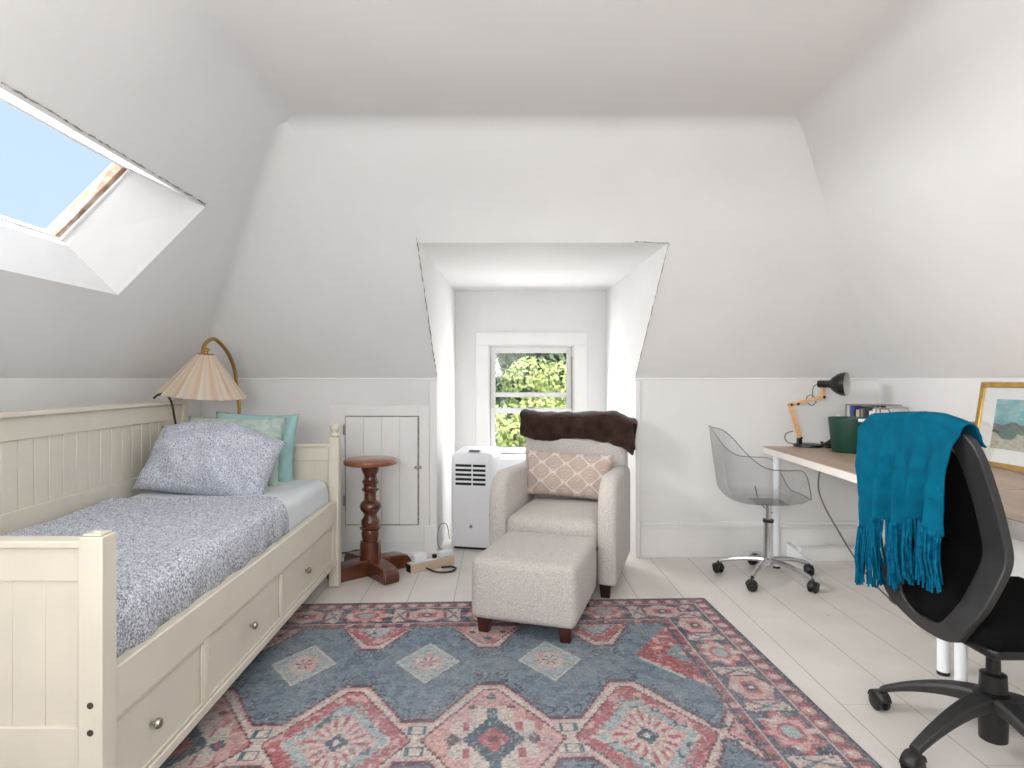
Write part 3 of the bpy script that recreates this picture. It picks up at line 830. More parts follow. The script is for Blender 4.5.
# ------------------------------------------------------------------ pedestal side table
st = thing('pedestal_table', 'dark wooden pedestal table with a round top beside the daybed', 'side table', (-.79, 3.79, 0))
S_ = .00172
prof_px = [(37, 660), (38, 648), (37, 612), (35, 600), (27, 596), (30, 590), (32, 570), (29, 558), (36, 554), (38, 548), (30, 543), (33, 532), (33, 522), (26, 512), (22, 502), (26, 494), (34, 484), (38, 472), (36, 462), (30, 453), (22, 447), (21, 432), (21, 417), (29, 412), (31, 406), (24, 401), (23, 392), (27, 386), (30, 380), (27, 374), (22, 366), (22, 355), (26, 348), (31, 336), (33, 322), (33, 314)]
zt = .672
def pz(y): return .10 + (660 - y) / (660 - 314) * (zt - .10)
MB().lathe([(r * S_, pz(y)) for r, y in prof_px], n=36).build('turned_column', M['mahog'], st, angle=50)
MB().lathe([(.150, zt - .002), (.160, zt + .002), (.163, zt + .012), (.163, zt + .026), (.156, zt + .033), (.001, zt + .034)], n=48).build('tabletop', M['tbl'], st, angle=50)
for a_ in (40, 130):
    poly = [(-.26, 0), (.26, 0), (.268, .03), (.262, .055), (.235, .082), (.19, .092), (.07, .10), (-.07, .10), (-.19, .092), (-.235, .082), (-.262, .055), (-.268, .03)]
    z_ = 0 if a_ == 40 else .001
    m = MB().prism([(p[0], p[1] + z_) for p in poly], -.05, .05, 'xz').xf(Matrix.Rotation(math.radians(a_), 4, 'Z'))
    m.build('cross_foot', M['mahog'], st, bevel=.008)

# ------------------------------------------------------------------ power strip and plugs
dirv = Vector((.245, .19, 0)); ang = math.atan2(.19, .245)
ps = thing('power_strip', 'beige power strip lying on the floor beside the pedestal table', 'power strip', (-.43, 3.90, 0), ang)
MB().box(-.16, .16, -.03, .03, .0, .055).build('body', M['beige'], ps, bevel=.004)
MB().box(-.164, -.160, -.025, .025, .005, .05).build('end_cap', M['dark'], ps)
MB().box(-.15, .15, -.024, .024, .055, .058).build('socket_plate', M['white'], ps, bevel=.002)
def plug(lx, w, d, h, lab, rz=0):
    p = Vector((-.43, 3.90, .058)) + Vector((math.cos(ang) * lx, math.sin(ang) * lx, 0))
    o = MB().box(-w / 2, w / 2, -d / 2, d / 2, 0, h).build('plug_adapter', M['white'], bevel=.006)
    o.location = p; o.rotation_euler = (0, 0, ang + rz); tag(o, lab, 'plug')
    return o
plug(-.085, .09, .045, .05, 'white block plug on the table end of the power strip')
plug(.105, .10, .05, .035, 'long white adapter on the end of the power strip near the air conditioner', .1)
o = MB().box(-.012, .012, -.012, .012, 0, .025).build('plug_adapter', M['black'], bevel=.004); o.location = Vector((-.41, 3.915, .058)); o.rotation_euler = (0, 0, ang)
tag(o, 'small black plug in the middle of the power strip', 'plug')
o = MB().tube(smoothpath([(-.45, 3.83, .02), (-.38, 3.79, .008), (-.30, 3.80, .008), (-.27, 3.86, .008), (-.30, 3.90, .008), (-.36, 3.90 - .03, .012)]), .006, 8).build('cord', M['cordk']); tag(o, 'black cord looped on the floor in front of the power strip', 'cord')
o = MB().tube(smoothpath([(-.36, 3.965, .09), (-.40, 4.06, .10), (-.41, 4.12, .15), (-.40, 4.2, .20), (-.36, 4.25, .19), (-.345, 4.30, .08)]), .0028, 6).build('cord', M['cordg']); tag(o, 'thin grey cord rising from the power strip to the air conditioner', 'cord')
o = MB().tube(smoothpath([(-1.04, 4.09, .04), (-.99, 4.07, .05), (-.93, 4.05, .07), (-.86, 4.06, .05), (-.80, 4.05, .012), (-.70, 4.02, .008), (-.6, 3.96, .01)]), .005, 6).build('cord', M['cordk']); tag(o, 'dark cord lying along the wall behind the pedestal table', 'cord')

# ------------------------------------------------------------------ portable air conditioner
ac = thing('portable_air_conditioner', 'white portable air conditioner standing in the dormer beside the armchair', 'air conditioner', (-.161, 4.461, 0), math.radians(-12))
w, d, h = .30, .33, .69
poly = [(-.165, .025), (.165, .025), (.165, .60), (.160, .655), (.125, .690), (-.10, .690), (-.150, .672), (-.165, .640)]
def rrect(w, d, r, n=5):
    pts = []
    for cx, cy, a0 in ((w / 2 - r, d / 2 - r, 0), (-w / 2 + r, d / 2 - r, 90), (-w / 2 + r, -d / 2 + r, 180), (w / 2 - r, -d / 2 + r, 270)):
        for k in range(n + 1): t = math.radians(a0 + 90 * k / n); pts.append((cx + r * math.cos(t), cy + r * math.sin(t)))
    return pts
rows = []
for z, s_ in ((.02, .97), (.025, 1), (.55, 1), (.63, 1), (.655, .985), (.675, .95), (.69, .86), (.694, .6)):
    rows.append([(p[0] * s_, p[1] * s_ + .0, z - .02 * max(0, -p[1]) * (z > .6) * 6) for p in rrect(w, d, .035)])
m = MB().grid(rows, closed_u=True); nn_ = len(rows[0]); m.f.append(tuple(len(m.v) - nn_ + k for k in range(nn_))); m.f.append(tuple(range(nn_)))
m.build('body', M['white'], ac, angle=50)
MB().box(-.13, .13, -.14, .14, .0, .024).build('base', M['dark'], ac)
gz0, gz1, gx0, gx1 = .445, .605, -.112, .105
go = MB().box(gx0, gx1, -d / 2 - .001, -d / 2 + .002, gz0, gz1).build('vent_opening', M['dark'], ac, smooth=False)
sl_ = MB()
for k in range(6): z = gz0 + (gz1 - gz0) * k / 5; sl_.box(gx0, gx1, -d / 2 - .006, -d / 2 - .001, z - .0075, z + .0075)
sl_.box(.004, .014, -d / 2 - .006, -d / 2 - .001, gz0, gz1).box(gx0 - .004, gx0, -d / 2 - .006, -d / 2 - .001, gz0 - .007, gz1 + .007).box(gx1, gx1 + .004, -d / 2 - .006, -d / 2 - .001, gz0 - .007, gz1 + .007)
sl_.build('vent_slats', M['white'], ac, bevel=.0015)
MB().box(-.03, .045, -.115, -.07, .682, .688).xf(Matrix.Identity(4)).build('control_panel', M['grey'], ac, bevel=.002)
MB().lathe([(.012, 0), (.012, .002)], .0, -d / 2 + .0, .165, n=20, axis=(0, -1, 0)).build('emblem', M['steel'], ac)
o = MB().box(.02, .24, 5.34, 5.405, .40, .5).box(.05, .20, 5.334, 5.34, .42, .48).build('vent_adapter_box', M['white'], bevel=.006); tag(o, 'white vent box behind the armchair below the dormer window', 'vent box')

# ------------------------------------------------------------------ armchair
ra = math.radians(-18.2)
ch = thing('armchair', 'cream tweed armchair angled in front of the dormer window', 'armchair', (.40, 3.78, 0), ra)
def arm(sx):
    # side profile (y,z), front at -y ; rounded top front
    prof = [(.34, .08), (.34, .585), (.30, .62)]
    for k in range(0, 9): t = math.radians(90 + 90 * k / 8); prof.append((-.18 + .18 * math.cos(t), .47 + .17 * math.sin(t)))
    prof += [(-.365, .40), (-.36, .25), (-.355, .08)]
    xi, xo = .262, .362
    n = 8; rows = []
    for k in range(n + 1):
        t = k / n; x_ = xi + (xo - xi) * t
        infl = math.sin(PI * t) ** .5
        rows.append([(sx * x_, p[0] - (.018 * infl if p[0] < -.1 else 0), p[1] + (.018 * infl if p[1] > .3 and p[0] > -.36 else 0)) for p in prof])
    m = MB().grid(rows, closed_u=True); L = len(prof)
    m.f.append(tuple(range(L))); m.f.append(tuple(len(m.v) - L + q for q in range(L)))
    return m.build('arm', M['linen'], ch, bevel=.014, seg=3, angle=60)
arm(-1); arm(1)
def softbox(x0, x1, y0, y1, z0, z1, r, puff=.0, nseg=10):
    # rounded box through superellipsoid-like grid
    cx, cy, cz = (x0 + x1) / 2, (y0 + y1) / 2, (z0 + z1) / 2; hx, hy, hz = (x1 - x0) / 2, (y1 - y0) / 2, (z1 - z0) / 2
    m = MB(); n = nseg
    for ax in range(3):
        for s in (-1, 1):
            rows = []
            for i in range(n + 1):
                row = []
                for j in range(n + 1):
                    # concentrate samples near edges
                    def wv(t): t = t * 2 - 1; return math.copysign(abs(t) ** .55, t)
                    a_, b_ = wv(i / n), wv(j / n)
                    p = [0, 0, 0]; p[ax] = s; p[(ax + 1) % 3] = a_; p[(ax + 2) % 3] = b_
                    q = Vector((p[0] * hx, p[1] * hy, p[2] * hz))
                    c_ = Vector((max(-hx + r, min(hx - r, q.x)), max(-hy + r, min(hy - r, q.y)), max(-hz + r, min(hz - r, q.z))))
                    dd = q - c_
                    if dd.length > 1e-9: q = c_ + dd.normalized() * r
                    if puff:
                        f = (1 - (p[(ax + 1) % 3]) ** 2) * (1 - (p[(ax + 2) % 3]) ** 2)
                        q[ax] += s * puff * f
                    row.append((cx + q.x, cy + q.y, cz + q.z))
                rows.append(row)
            m.grid(rows)
    return m
def weld(o, d=.0008):
    import bmesh
    bm = bmesh.new(); bm.from_mesh(o.data); bmesh.ops.remove_doubles(bm, verts=bm.verts, dist=d); bmesh.ops.recalc_face_normals(bm, faces=bm.faces); bm.to_mesh(o.data); bm.free(); o.data.shade_smooth(); return o
weld(softbox(-.262, .262, -.385, .26, .25, .42, .05, .014).build('seat_cushion', M['linen'], ch))
weld(softbox(-.261, .261, -.35, .30, .085, .26, .02).build('seat_base', M['linen'], ch))
bk_ = softbox(-.335, .335, -.075, .075, .0, .84, .06, .01)
bk_.xf(Matrix.Translation((0, .30, .09)) @ Matrix.Rotation(math.radians(-6), 4, 'X'))
# round the upper corners a little
weld(bk_.build('backrest', M['linen'], ch))
for sx in (-1, 1):
    for sy in (-1, 1):
        x_, y_ = sx * .30, (-.32 if sy < 0 else .31)
        m = MB(); k = 0
        rows = [[(x_ + a_ * .024, y_ + b_ * .024, 0) for a_, b_ in ((-1, -1), (1, -1), (1, 1), (-1, 1))], [(x_ + a_ * .032, y_ + b_ * .032, .09) for a_, b_ in ((-1, -1), (1, -1), (1, 1), (-1, 1))]]
        m.grid(rows, closed_u=True); m.f += [(0, 1, 2, 3), (4, 5, 6, 7)]
        m.build('leg', M['darkleg'], ch, bevel=.003)
# throw over the back
Mw = Matrix.Translation((.40, 3.78, 0)) @ Matrix.Rotation(ra, 4, 'Z')
def throw():
    rows = []
    n = 60
    for i in range(n + 1):
        u = i / n; x_ = -.365 + .75 * u
        # cross section around the top of the back
        sec = []
        yc = .385; topz = .925
        frontdrop = .115 + .03 * u + .014 * math.sin(u * 9)
        if u > .9: frontdrop += (u - .9) * .35
        lift = -.05 * max(0, u - .8) / .2 - .01 * math.sin(u * 5) + .012 * max(0, .12 - u) / .12
        hw = .092 + .008 * math.sin(u * 13)
        for k in range(26):
            t = k / 25
            if t < .3: s_ = t / .3; p = (yc - hw - .02 * math.sin(s_ * PI), topz - frontdrop * (1 - s_))
            elif t < .7: s_ = (t - .3) / .4 * PI; p = (yc - hw * math.cos(s_), topz + .04 * math.sin(s_))
            else: s_ = (t - .7) / .3; p = (yc + hw + .01, topz - .17 * s_)
            nz = noise.noise(Vector((u * 9, t * 6, 2))) * .011 + noise.noise(Vector((u * 26, t * 12, 5))) * .005
            sec.append((x_ + (.01 * math.sin(t * 12) if u in (0, 1) else 0), p[0] + nz, p[1] + lift + nz))
        rows.append(sec)
    m = MB().grid(rows)
    m.xf(Mw)
    o = m.build('throw_blanket', M['fur'], solid=.028, subsurf=1, angle=180)
    return o
tag(throw(), 'dark brown plush throw folded over the top of the armchair', 'throw blanket')
# lumbar pillow with raised ogee pattern
def lumbar():
    w, h, t, n, n2 = .57, .29, .15, 180, 100
    mb = MB(); cols = []
    A_, B_ = s2l((232, 222, 214)), s2l((190, 172, 162))
    for side in (-1, 1):
        rows = []
        for i in range(n2 + 1):
            row = []
            for j in range(n + 1):
                u = j / n * 2 - 1; v = i / n2 * 2 - 1
                pr = max(0, 1 - abs(u) ** 3) * max(0, 1 - abs(v) ** 2.6); th = t / 2 * pr ** .55
                x = u * w / 2 * (1 - .06 * (1 - v * v) * abs(u) ** 3); z = v * h / 2 * (1 - .06 * (1 - u * u) * abs(v) ** 3)
                # ogee lattice
                px, pz_ = x / .078, z / .12
                f1 = math.cos(PI * px) + math.cos(PI * 2 * pz_) * .9
                cell = abs(f1)
                r_ = math.hypot((px + .5) % 1 - .5, (pz_ * .9 + .5) % 1 - .5)
                sw = math.sin(r_ * 46)
                ridge = max(0, 1 - cell / .3) + (.6 * max(0, sw) if r_ < .32 else .15 * (math.sin(px * 40) * math.sin(pz_ * 40) > 0))
                row.append((x, side * (th + .006 * ridge * min(1, pr * 3)), z))
                q = min(1, ridge); cols.append(tuple(B_[k] + (A_[k] - B_[k]) * q for k in range(3)) + (1,))
            rows.append(row)
        mb.grid(rows)
    o = mb.build('lumbar_pillow', M['tuft'], colors=cols, angle=180)
    return o
lp = lumbar(); lp.matrix_world = Mw @ Matrix.Translation((-.012, .150, .585)) @ Matrix.Rotation(math.radians(-16), 4, 'X') @ Matrix.Rotation(math.radians(1.5), 4, 'Y')
tag(lp, 'blush tufted lumbar pillow on the armchair seat', 'cushion')
# tassels at the two lower corners
for sx in (-1, 1):
    m = MB()
    for q in range(9):
        a_ = q / 9 * 2 * PI; m.tube([(sx * .25, 0, -.12), (sx * (.272 + .008 * math.cos(a_)), .012 * math.sin(a_), -.128), (sx * (.290 + .012 * math.cos(a_)), .018 * math.sin(a_), -.135 + .01 * math.sin(a_ * 2))], .004, 5)
    m.build('tassel', mat('tassel_cotton', (206, 186, 172), .9), lp)

# ------------------------------------------------------------------ ottoman
ot = thing('ottoman', 'square cream tweed ottoman with short wooden legs on the rug', 'ottoman', (.192, 3.082, .0065), ra)
weld(softbox(-.248, .248, -.292, .290, .07, .352, .03, .014, 12).build('body', M['linen'], ot))
for sx in (-1, 1):
    for sy in (-1, 1):
        x_, y_ = sx * .195, sy * .235
        m = MB(); rows = [[(x_ + a_ * .024, y_ + b_ * .024, 0) for a_, b_ in ((-1, -1), (1, -1), (1, 1), (-1, 1))], [(x_ + a_ * .031, y_ + b_ * .031, .08) for a_, b_ in ((-1, -1), (1, -1), (1, 1), (-1, 1))]]
        m.grid(rows, closed_u=True); m.f += [(0, 1, 2, 3), (4, 5, 6, 7)]
        m.build('leg', M['walnut'], ot, bevel=.003)

# ------------------------------------------------------------------ clear swivel chair
gc = thing('swivel_chair', 'clear plastic shell swivel chair on chrome base pushed to the desk', 'chair', (1.61, 3.69, 0), math.radians(-6))
def star(parent, Rr, angs, mt_, z_hub, z_tip, r0, r1, flat=1, curve=.0):
    for a_ in angs:
        a_ = math.radians(a_); dx, dy = math.cos(a_), math.sin(a_)
        pts = [(dx * Rr * t, dy * Rr * t, z_hub + (z_tip - z_hub) * (t ** (2.6 if curve else 1)) ) for t in [k / 10 for k in range(11)]]
        MB().tube(pts, lambda t: r0 + (r1 - r0) * t, 10, flat=flat).build('base_arm', mt_, parent)
def caster(parent, x, y, a_, ztop, wr_=.026, m=M['black']):
    t = Vector((math.cos(a_), math.sin(a_), 0)); c_ = Vector((x, y, wr_))
    mb = MB()
    for s in (-1, 1):
        o_ = c_ + t * s * .014
        mb.lathe([(.004, -.009), (wr_ * .8, -.009), (wr_, -.004), (wr_, .004), (wr_ * .8, .009), (.004, .009)], o_.x, o_.y, o_.z, n=20, axis=t)
    # hood
    mb.tube([(x, y, wr_), (x, y, ztop)], .006, 8)
    co_ = mb.build('caster', m, parent, angle=40)
    side = Vector((-t.y, t.x, 0)); rows = []
    for k in range(9):
        th = math.radians(10 + 160 * k / 8); p = c_ + side * math.cos(th) * (wr_ + .004) + Vector((0, 0, math.sin(th) * (wr_ + .004)))
        rows.append([p - t * .02, p + t * .02])
    MB().grid(rows).build('hood', M['grey'], co_, solid=.003)
ga = [163 + 72 * k for k in range(5)]
star(gc, .275, ga, M['chrome'], .115, .075, .017, .011, curve=1)
for i, a_ in enumerate(ga):
    a_ = math.radians(a_); caster(gc, .283 * math.cos(a_), .283 * math.sin(a_), math.radians(30 + 50 * i), .075, .029)
MB().lathe([(.03, .085), (.032, .10), (.03, .14), (.027, .15), (.027, .345), (.029, .346), (.029, .356), (.016, .358), (.016, .452), (.05, .456), (.06, .463), (.001, .464)], n=24).build('gas_column', M['chrome'], gc)
MB().lathe([(.030, .338), (.031, .34), (.031, .356), (.017, .358)], n=24).build('collar', M['black'], gc)
# shell : local +x front
def shell():
    rows = []; rim = []
    nt_, ns = 40, 28
    # rim height as function of angle th (0 = front, 180 = back)
    for k in range(ns + 1):
        s = k / ns; row = []
        for j in range(nt_):
            th = 2 * PI * j / nt_
            c_, s_n = math.cos(th), math.sin(th)
            back = max(0, -c_)
            # outer rim radius
            rx = .235 if c_ > 0 else .30; ry = .30
            p = 2.6
            rr = (abs(c_ / rx) ** p + abs(s_n / ry) ** p) ** (-1 / p)
            # rim z : front lip low, arms mid, back high
            zr = .505 if c_ > .80 else 0
            arm_z = .69; front_z = .50; back_z = .905
            if c_ >= 0:
                q = min(1, max(0, (c_ - .45) / .35)); q = q * q * (3 - 2 * q); zr = arm_z + (front_z - arm_z) * q
            else:
                q = min(1, back / .9); q = q ** 1.6; q = q * q * (3 - 2 * q); zr = arm_z + (back_z - arm_z) * q
            r = rr * (s ** .75)
            fz = s ** 5 if zr > .6 else s ** 3
            fz = max(0, (s - .45) / .55) ** 1.7
            zb = .478 - .012 * (1 - s) 
            z = zb + (zr - zb) * fz
            # wall bulge: reach most of the radius before going up
            rad = rr * min(1, (s / .62) ** .9) * (.80 + .20 * fz ** .8) if s < 1 else rr
            x_ = rad * c_ - .03; y_ = rad * s_n
            row.append((x_, y_, z))
        rows.append(row)
    return rows
rows = shell()
sm = MB().grid(rows[1:], closed_u=True); b0 = 0; sm.f.append(tuple(range(40)))
se = sm.build('seat_shell', M['ghost'], gc, angle=180, subsurf=1)
MB().tube(rows[-1], .003, 6, closed=True).build('shell_rim', M['ghostrim'], se, subsurf=1)
MB().box(-.09, .09, -.09, .09, .457, .465).build('mount_plate', M['steel'], gc, bevel=.01)

# ------------------------------------------------------------------ desks
def desk(name, pts, lab, legs, zt=.76, th=.042):
    cx = sum(p[0] for p in pts) / 4; cy = sum(p[1] for p in pts) / 4
    t = thing('desk', lab, 'desk', (cx, cy, 0), group='desks along the right wall')
    lp_ = [(p[0] - cx, p[1] - cy) for p in pts]
    MB().prism(lp_, zt - .003, zt, 'xy').build('tabletop', M['desk_wood'], t, smooth=False)
    MB().prism(lp_, zt - th, zt - .003, 'xy').build('edge_band', M['desk_edge'], t, bevel=.002)
    for (x_, y_) in legs:
        lg = MB().lathe([(.022, .012), (.022, zt - th)], x_ - cx, y_ - cy, n=20).build('leg', M['white'], t)
        MB().lathe([(.0225, 0), (.0225, .014)], x_ - cx, y_ - cy, n=20).build('foot', M['black'], lg)
    return t
desk('desk', [(1.70, 3.98), (1.61, 2.455), (2.47, 2.43), (2.49, 3.98)], 'white edged wood top desk under the black desk lamp near the back wall', [(1.755, 3.90), (1.80, 2.50), (2.40, 3.88), (2.40, 2.52)])
desk('desk', [(1.605, 2.45), (1.60, .95), (2.46, .95), (2.47, 2.425)], 'near wood top desk behind the black office chair under the gold framed picture', [(1.79, 2.39), (1.68, 1.02), (2.38, 2.38), (2.38, 1.02)], zt=.759, th=.06)

# desk lamp
DLo = at(803, 447, 3.97); DLo.z = .76
dl = thing('desk_lamp', 'black dome desk lamp with jointed light wood arms on the desk', 'desk lamp', tuple(DLo))
def L(u, v, d=3.97): return at(u, v, d) - DLo
MB().lathe([(.088, 0), (.09, .004), (.088, .014), (.08, .017), (.001, .018)], .035, 0, n=36).build('base', M['black'], dl)
MB().box(-.035, -.012, -.016, .016, .012, .055).build('base_bracket', M['black'], dl, bevel=.003)
def bar(a, b, w=.011, gap=.011):
    m = MB(); a = Vector(a); b = Vector(b); ax = (b - a).normalized(); up = Vector((0, 1, 0)); side = ax.cross(up).normalized()
    for s in (-1, 1):
        P = []
        for e_ in (a, b):
            for q in ((-1, -.35), (1, -.35), (1, .35), (-1, .35)): P.append(e_ + side * q[0] * w + up * (s * gap + q[1] * .012))
        k = len(m.v); m.v += [tuple(p) for p in P]
        m.f += [tuple(k + i for i in f_) for f_ in ((0, 1, 2, 3), (7, 6, 5, 4), (0, 4, 5, 1), (1, 5, 6, 2), (2, 6, 7, 3), (3, 7, 4, 0))]
    return m
bar(L(800, 439), L(790, 403.5)).build('lower_arm', M['light_wood'], dl, bevel=.003)
bar(L(788.5, 405), L(823, 397)).build('upper_arm', M['light_wood'], dl, bevel=.003)
bar(L(823, 399), L(823, 386.5), .014, .007).build('head_bracket', M['light_wood'], dl, bevel=.003)
for (u, v) in ((790.5, 404.5), (823, 397), (800, 438), (797, 404)):
    MB().lathe([(.008, -.022), (.008, .022)], *L(u, v), n=14, axis=(0, 1, 0)).build('joint_bolt', M['dark'], dl)
hd = Vector((.72, -.69, 0)).normalized(); hc = L(818, 384)
sc_ = [(.022, 0), (.024, .004), (.024, .072), (.03, .085), (.046, .10), (.064, .125), (.076, .155), (.081, .19), (.079, .19), (.070, .155), (.055, .125), (.03, .10), (.001, .095)]
sc_ = [(a_ * .94, b_ * .88) for a_, b_ in sc_]
hm = MB().lathe(sc_[:8], 0, 0, 0, n=36, axis=hd).xf(Matrix.Translation(hc)); hm.f = [f for f in hm.f if len(f) < 30 or min(f) == 0]
ho = hm.build('lamp_shade', M['black'], dl, angle=50)
im = MB().lathe(sc_[7:], 0, 0, 0, n=36, axis=hd).xf(Matrix.Translation(hc)); im.f = [f for f in im.f if len(f) < 30]
im.build('shade_lining', M['inner'], ho, angle=80)
MB().tube(smoothpath([L(817, 384), L(813.5, 387), L(812.5, 393), L(813, 398), L(816, 402), L(812, 405.5), L(807, 402), L(807, 397), L(811, 395), L(815, 397.5)]), .0028, 6).build('cord_loop', M['cordg'], dl)
MB().tube(smoothpath([L(793, 431, 3.99), L(787, 433, 3.99), L(784.8, 437, 3.99), L(787, 441.5, 3.98), L(792, 443.5, 3.96), L(800, 444.5, 3.96)]), .0035, 6).build('cord_tail', M['cordg'], dl)
# tangle of black plugs and cord
m = MB()
m.tube(smoothpath([(2.04, 3.90, .775), (2.07, 3.87, .80), (2.10, 3.89, .81), (2.13, 3.92, .79), (2.09, 3.94, .775), (2.05, 3.92, .79), (2.08, 3.88, .77), (2.14, 3.89, .80)]), .009, 8)
m.box(2.06, 2.10, 3.86, 3.90, .76, .79).box(2.11, 2.15, 3.87, 3.90, .76, .785)
m.build('cord', M['cordk'], bevel=.004); tag(bpy.data.objects['cord'] if False else C.objects[-1], 'tangle of black cord and plugs between the desk lamp and the green bin', 'cord')

# green bin
gb = thing('bin', 'dark green tapered bin standing on the desk behind the teal shawl', 'bin', (2.09, 3.67, .76))
pr_ = [(.095, 0), (.098, .004), (.118, .20), (.118, .205), (.113, .205), (.093, .008), (.001, .006)]
gm = MB().lathe(pr_, n=40); gm.build('bucket', M['green'], gb, angle=50)
MB().box(-.02, .022, -.124, -.108, .187, .205).build('paper_tag', M['white'], gb, bevel=.003)

# desk rack with books
rk = thing('book_rack', 'grey metal rack holding books on the desk by the right wall', 'desk rack', (2.345, 3.725, .76))
rkm = mat('rack_grey', (140, 138, 138), .5, metal=.3)
MB().box(-.13, .13, .217, .225, 0, .275).build('side_panel', rkm, rk, bevel=.002)
MB().box(-.13, .13, -.225, -.217, 0, .24).build('side_panel', rkm, rk, bevel=.002)
MB().box(-.13, .13, -.217, .217, 0, .006).build('shelf', rkm, rk)
MB().box(-.13, .13, .06, .217, .269, .275).build('shelf', rkm, rk)
MB().tube([(-.13, -.10, .20), (-.13, -.10, .285), (-.13, -.14, .285), (-.13, -.14, .20)], .004, 6).build('wire_divider', M['steel'], rk)
MB().tube([(-.12, -.218, .238), (-.12, -.20, .262), (-.12, .06, .268)], .005, 6).build('wire_rail', M['steel'], rk)
bcols = [((196, 194, 190), .03, .24, 'light grey book at the back wall end of the desk rack'), ((58, 84, 150), .045, .235, 'thick blue book in the desk rack'), ((40, 40, 46), .02, .22, 'thin black book just right of the thick blue book'),
         ((206, 196, 178), .035, .215, 'cream book with rounded spine right of the thin black book'), ((98, 92, 84), .018, .225, 'thin brown grey book beside the cream book'), ((150, 140, 120), .018, .222, 'thin tan book in the middle of the desk rack'),
         ((70, 68, 70), .02, .225, 'dark grey book right of the thin tan book'), ((36, 40, 52), .035, .215, 'navy book with a white spine mark in the desk rack'), ((222, 222, 220), .035, .215, 'white book right of the navy book'),
         ((228, 226, 222), .03, .23, 'white binder nearer the chair in the desk rack'), ((170, 176, 180), .028, .20, 'pale blue grey book in the near half of the rack'), ((216, 208, 200), .03, .20, 'off white book in the near half of the rack'),
         ((196, 160, 160), .03, .19, 'dusty pink folder near the purple cloth'), ((212, 204, 200), .03, .195, 'pale folder at the near end of the rack')]
y = 3.725 + .2155
for c_, w_, h_, lab in bcols:
    dpt = .19
    h_ = min(.262, h_ + .022)
    b_ = thing('book', lab, 'book', (2.31, y - w_ / 2, .7665), group='books in the desk rack')
    MB().box(-.085, dpt - .09, -w_ / 2 + .0035, w_ / 2 - .0035, .004, h_ - .004).build('pages', M['mat'], b_, smooth=False)
    cm = mat('book_cover', c_, .5)
    rows_ = []
    for z in (0, h_):
        rows_.append([(dpt - .088, w_ / 2 - .0015, z), (-.085, w_ / 2 - .0015, z), (-.092, w_ / 4, z), (-.094, 0, z), (-.092, -w_ / 4, z), (-.085, -w_ / 2 + .0015, z), (dpt - .088, -w_ / 2 + .0015, z)])
    MB().grid(rows_).build('cover', cm, b_, solid=.003, angle=60)
    if 'spine mark' in lab: MB().box(-.0985, -.0955, -w_ / 4, w_ / 4, h_ * .55, h_ * .75).build('spine_label', M['white'], b_)
    y -= w_ + .002
# white trinket behind the bin
o = MB().lathe([(.02, 0), (.026, .02), (.022, .06), (.03, .09), (.024, .13), (.028, .16), (.016, .2), (.004, .21)], 0, 0, 0, n=14).build('figurine', mat('porcelain', (214, 208, 202), .35)); o.location = (2.16, 3.92, .76)
tag(o, 'knobbly off white ornament between the green bin and the books', 'ornament')
# storage box with purple scarf
o = MB().box(-.12, .12, -.105, .105, 0, .18).box(-.123, .123, -.108, .108, .17, .195).build('storage_box', mat('card_box', (188, 160, 150), .7), bevel=.004); o.location = (2.38, 3.385, .76); tag(o, 'pinkish lidded box between the desk rack and the gold framed picture', 'box')
rows = []
for i in range(25):
    t = i / 24; row = []
    for k in range(16):
        a_ = 2 * PI * k / 16; r_ = .036 + .012 * noise.noise(Vector((t * 6, math.cos(a_) * 1.5, math.sin(a_) * 1.5)))
        r_ *= math.sin(PI * (.06 + .88 * t)) ** .5
        row.append((2.33 + .02 * math.sin(t * 7) + r_ * 1.2 * math.cos(a_), 3.48 - .21 * t, .99 + r_ * .75 * math.sin(a_)))
    rows.append(row)
o = MB().grid(rows, closed_u=True).build('folded_scarf', mat('purple_knit', (70, 38, 72), .9, col2=(44, 26, 56), vscale=25, bump=.5, bscale=60), angle=180); tag(o, 'rumpled dark purple scarf lying on the pinkish box', 'scarf')
for q, (c_, lab) in enumerate((((120, 60, 56), 'red brown folder at the bottom of the stack beside the picture'), ((208, 198, 186), 'cream folder in the stack beside the picture'), ((160, 120, 110), 'dusty rose folder on top of the stack beside the picture'))):
    pass
zz_ = .7605
for c_, h_, lab in (((96, 46, 44), .07, 'dark red box file at the bottom of the stack beside the picture'), ((60, 36, 36), .05, 'brown black box file in the middle of the stack beside the picture'), ((206, 190, 178), .06, 'cream box file near the top of the stack beside the picture'), ((170, 128, 118), .03, 'dusty rose folder on top of the stack beside the picture')):
    t_ = thing('box_file', lab, 'box file', (2.42, 3.20, zz_), group='files stacked beside the picture')
    # kept thin in y so that it sits between the box and the picture
    MB().box(-.10, .10, .005, .07, 0, h_ - .001).build('file_body', mat('file_card', c_, .6), t_, bevel=.003)
    zz_ += h_

# framed picture leaning on the right wall
fp = thing('picture_frame', 'gold framed print with white mount leaning on the right wall', 'framed picture', (2.425, 2.89, .761))
fw, fh, ft = .68, .425, .022
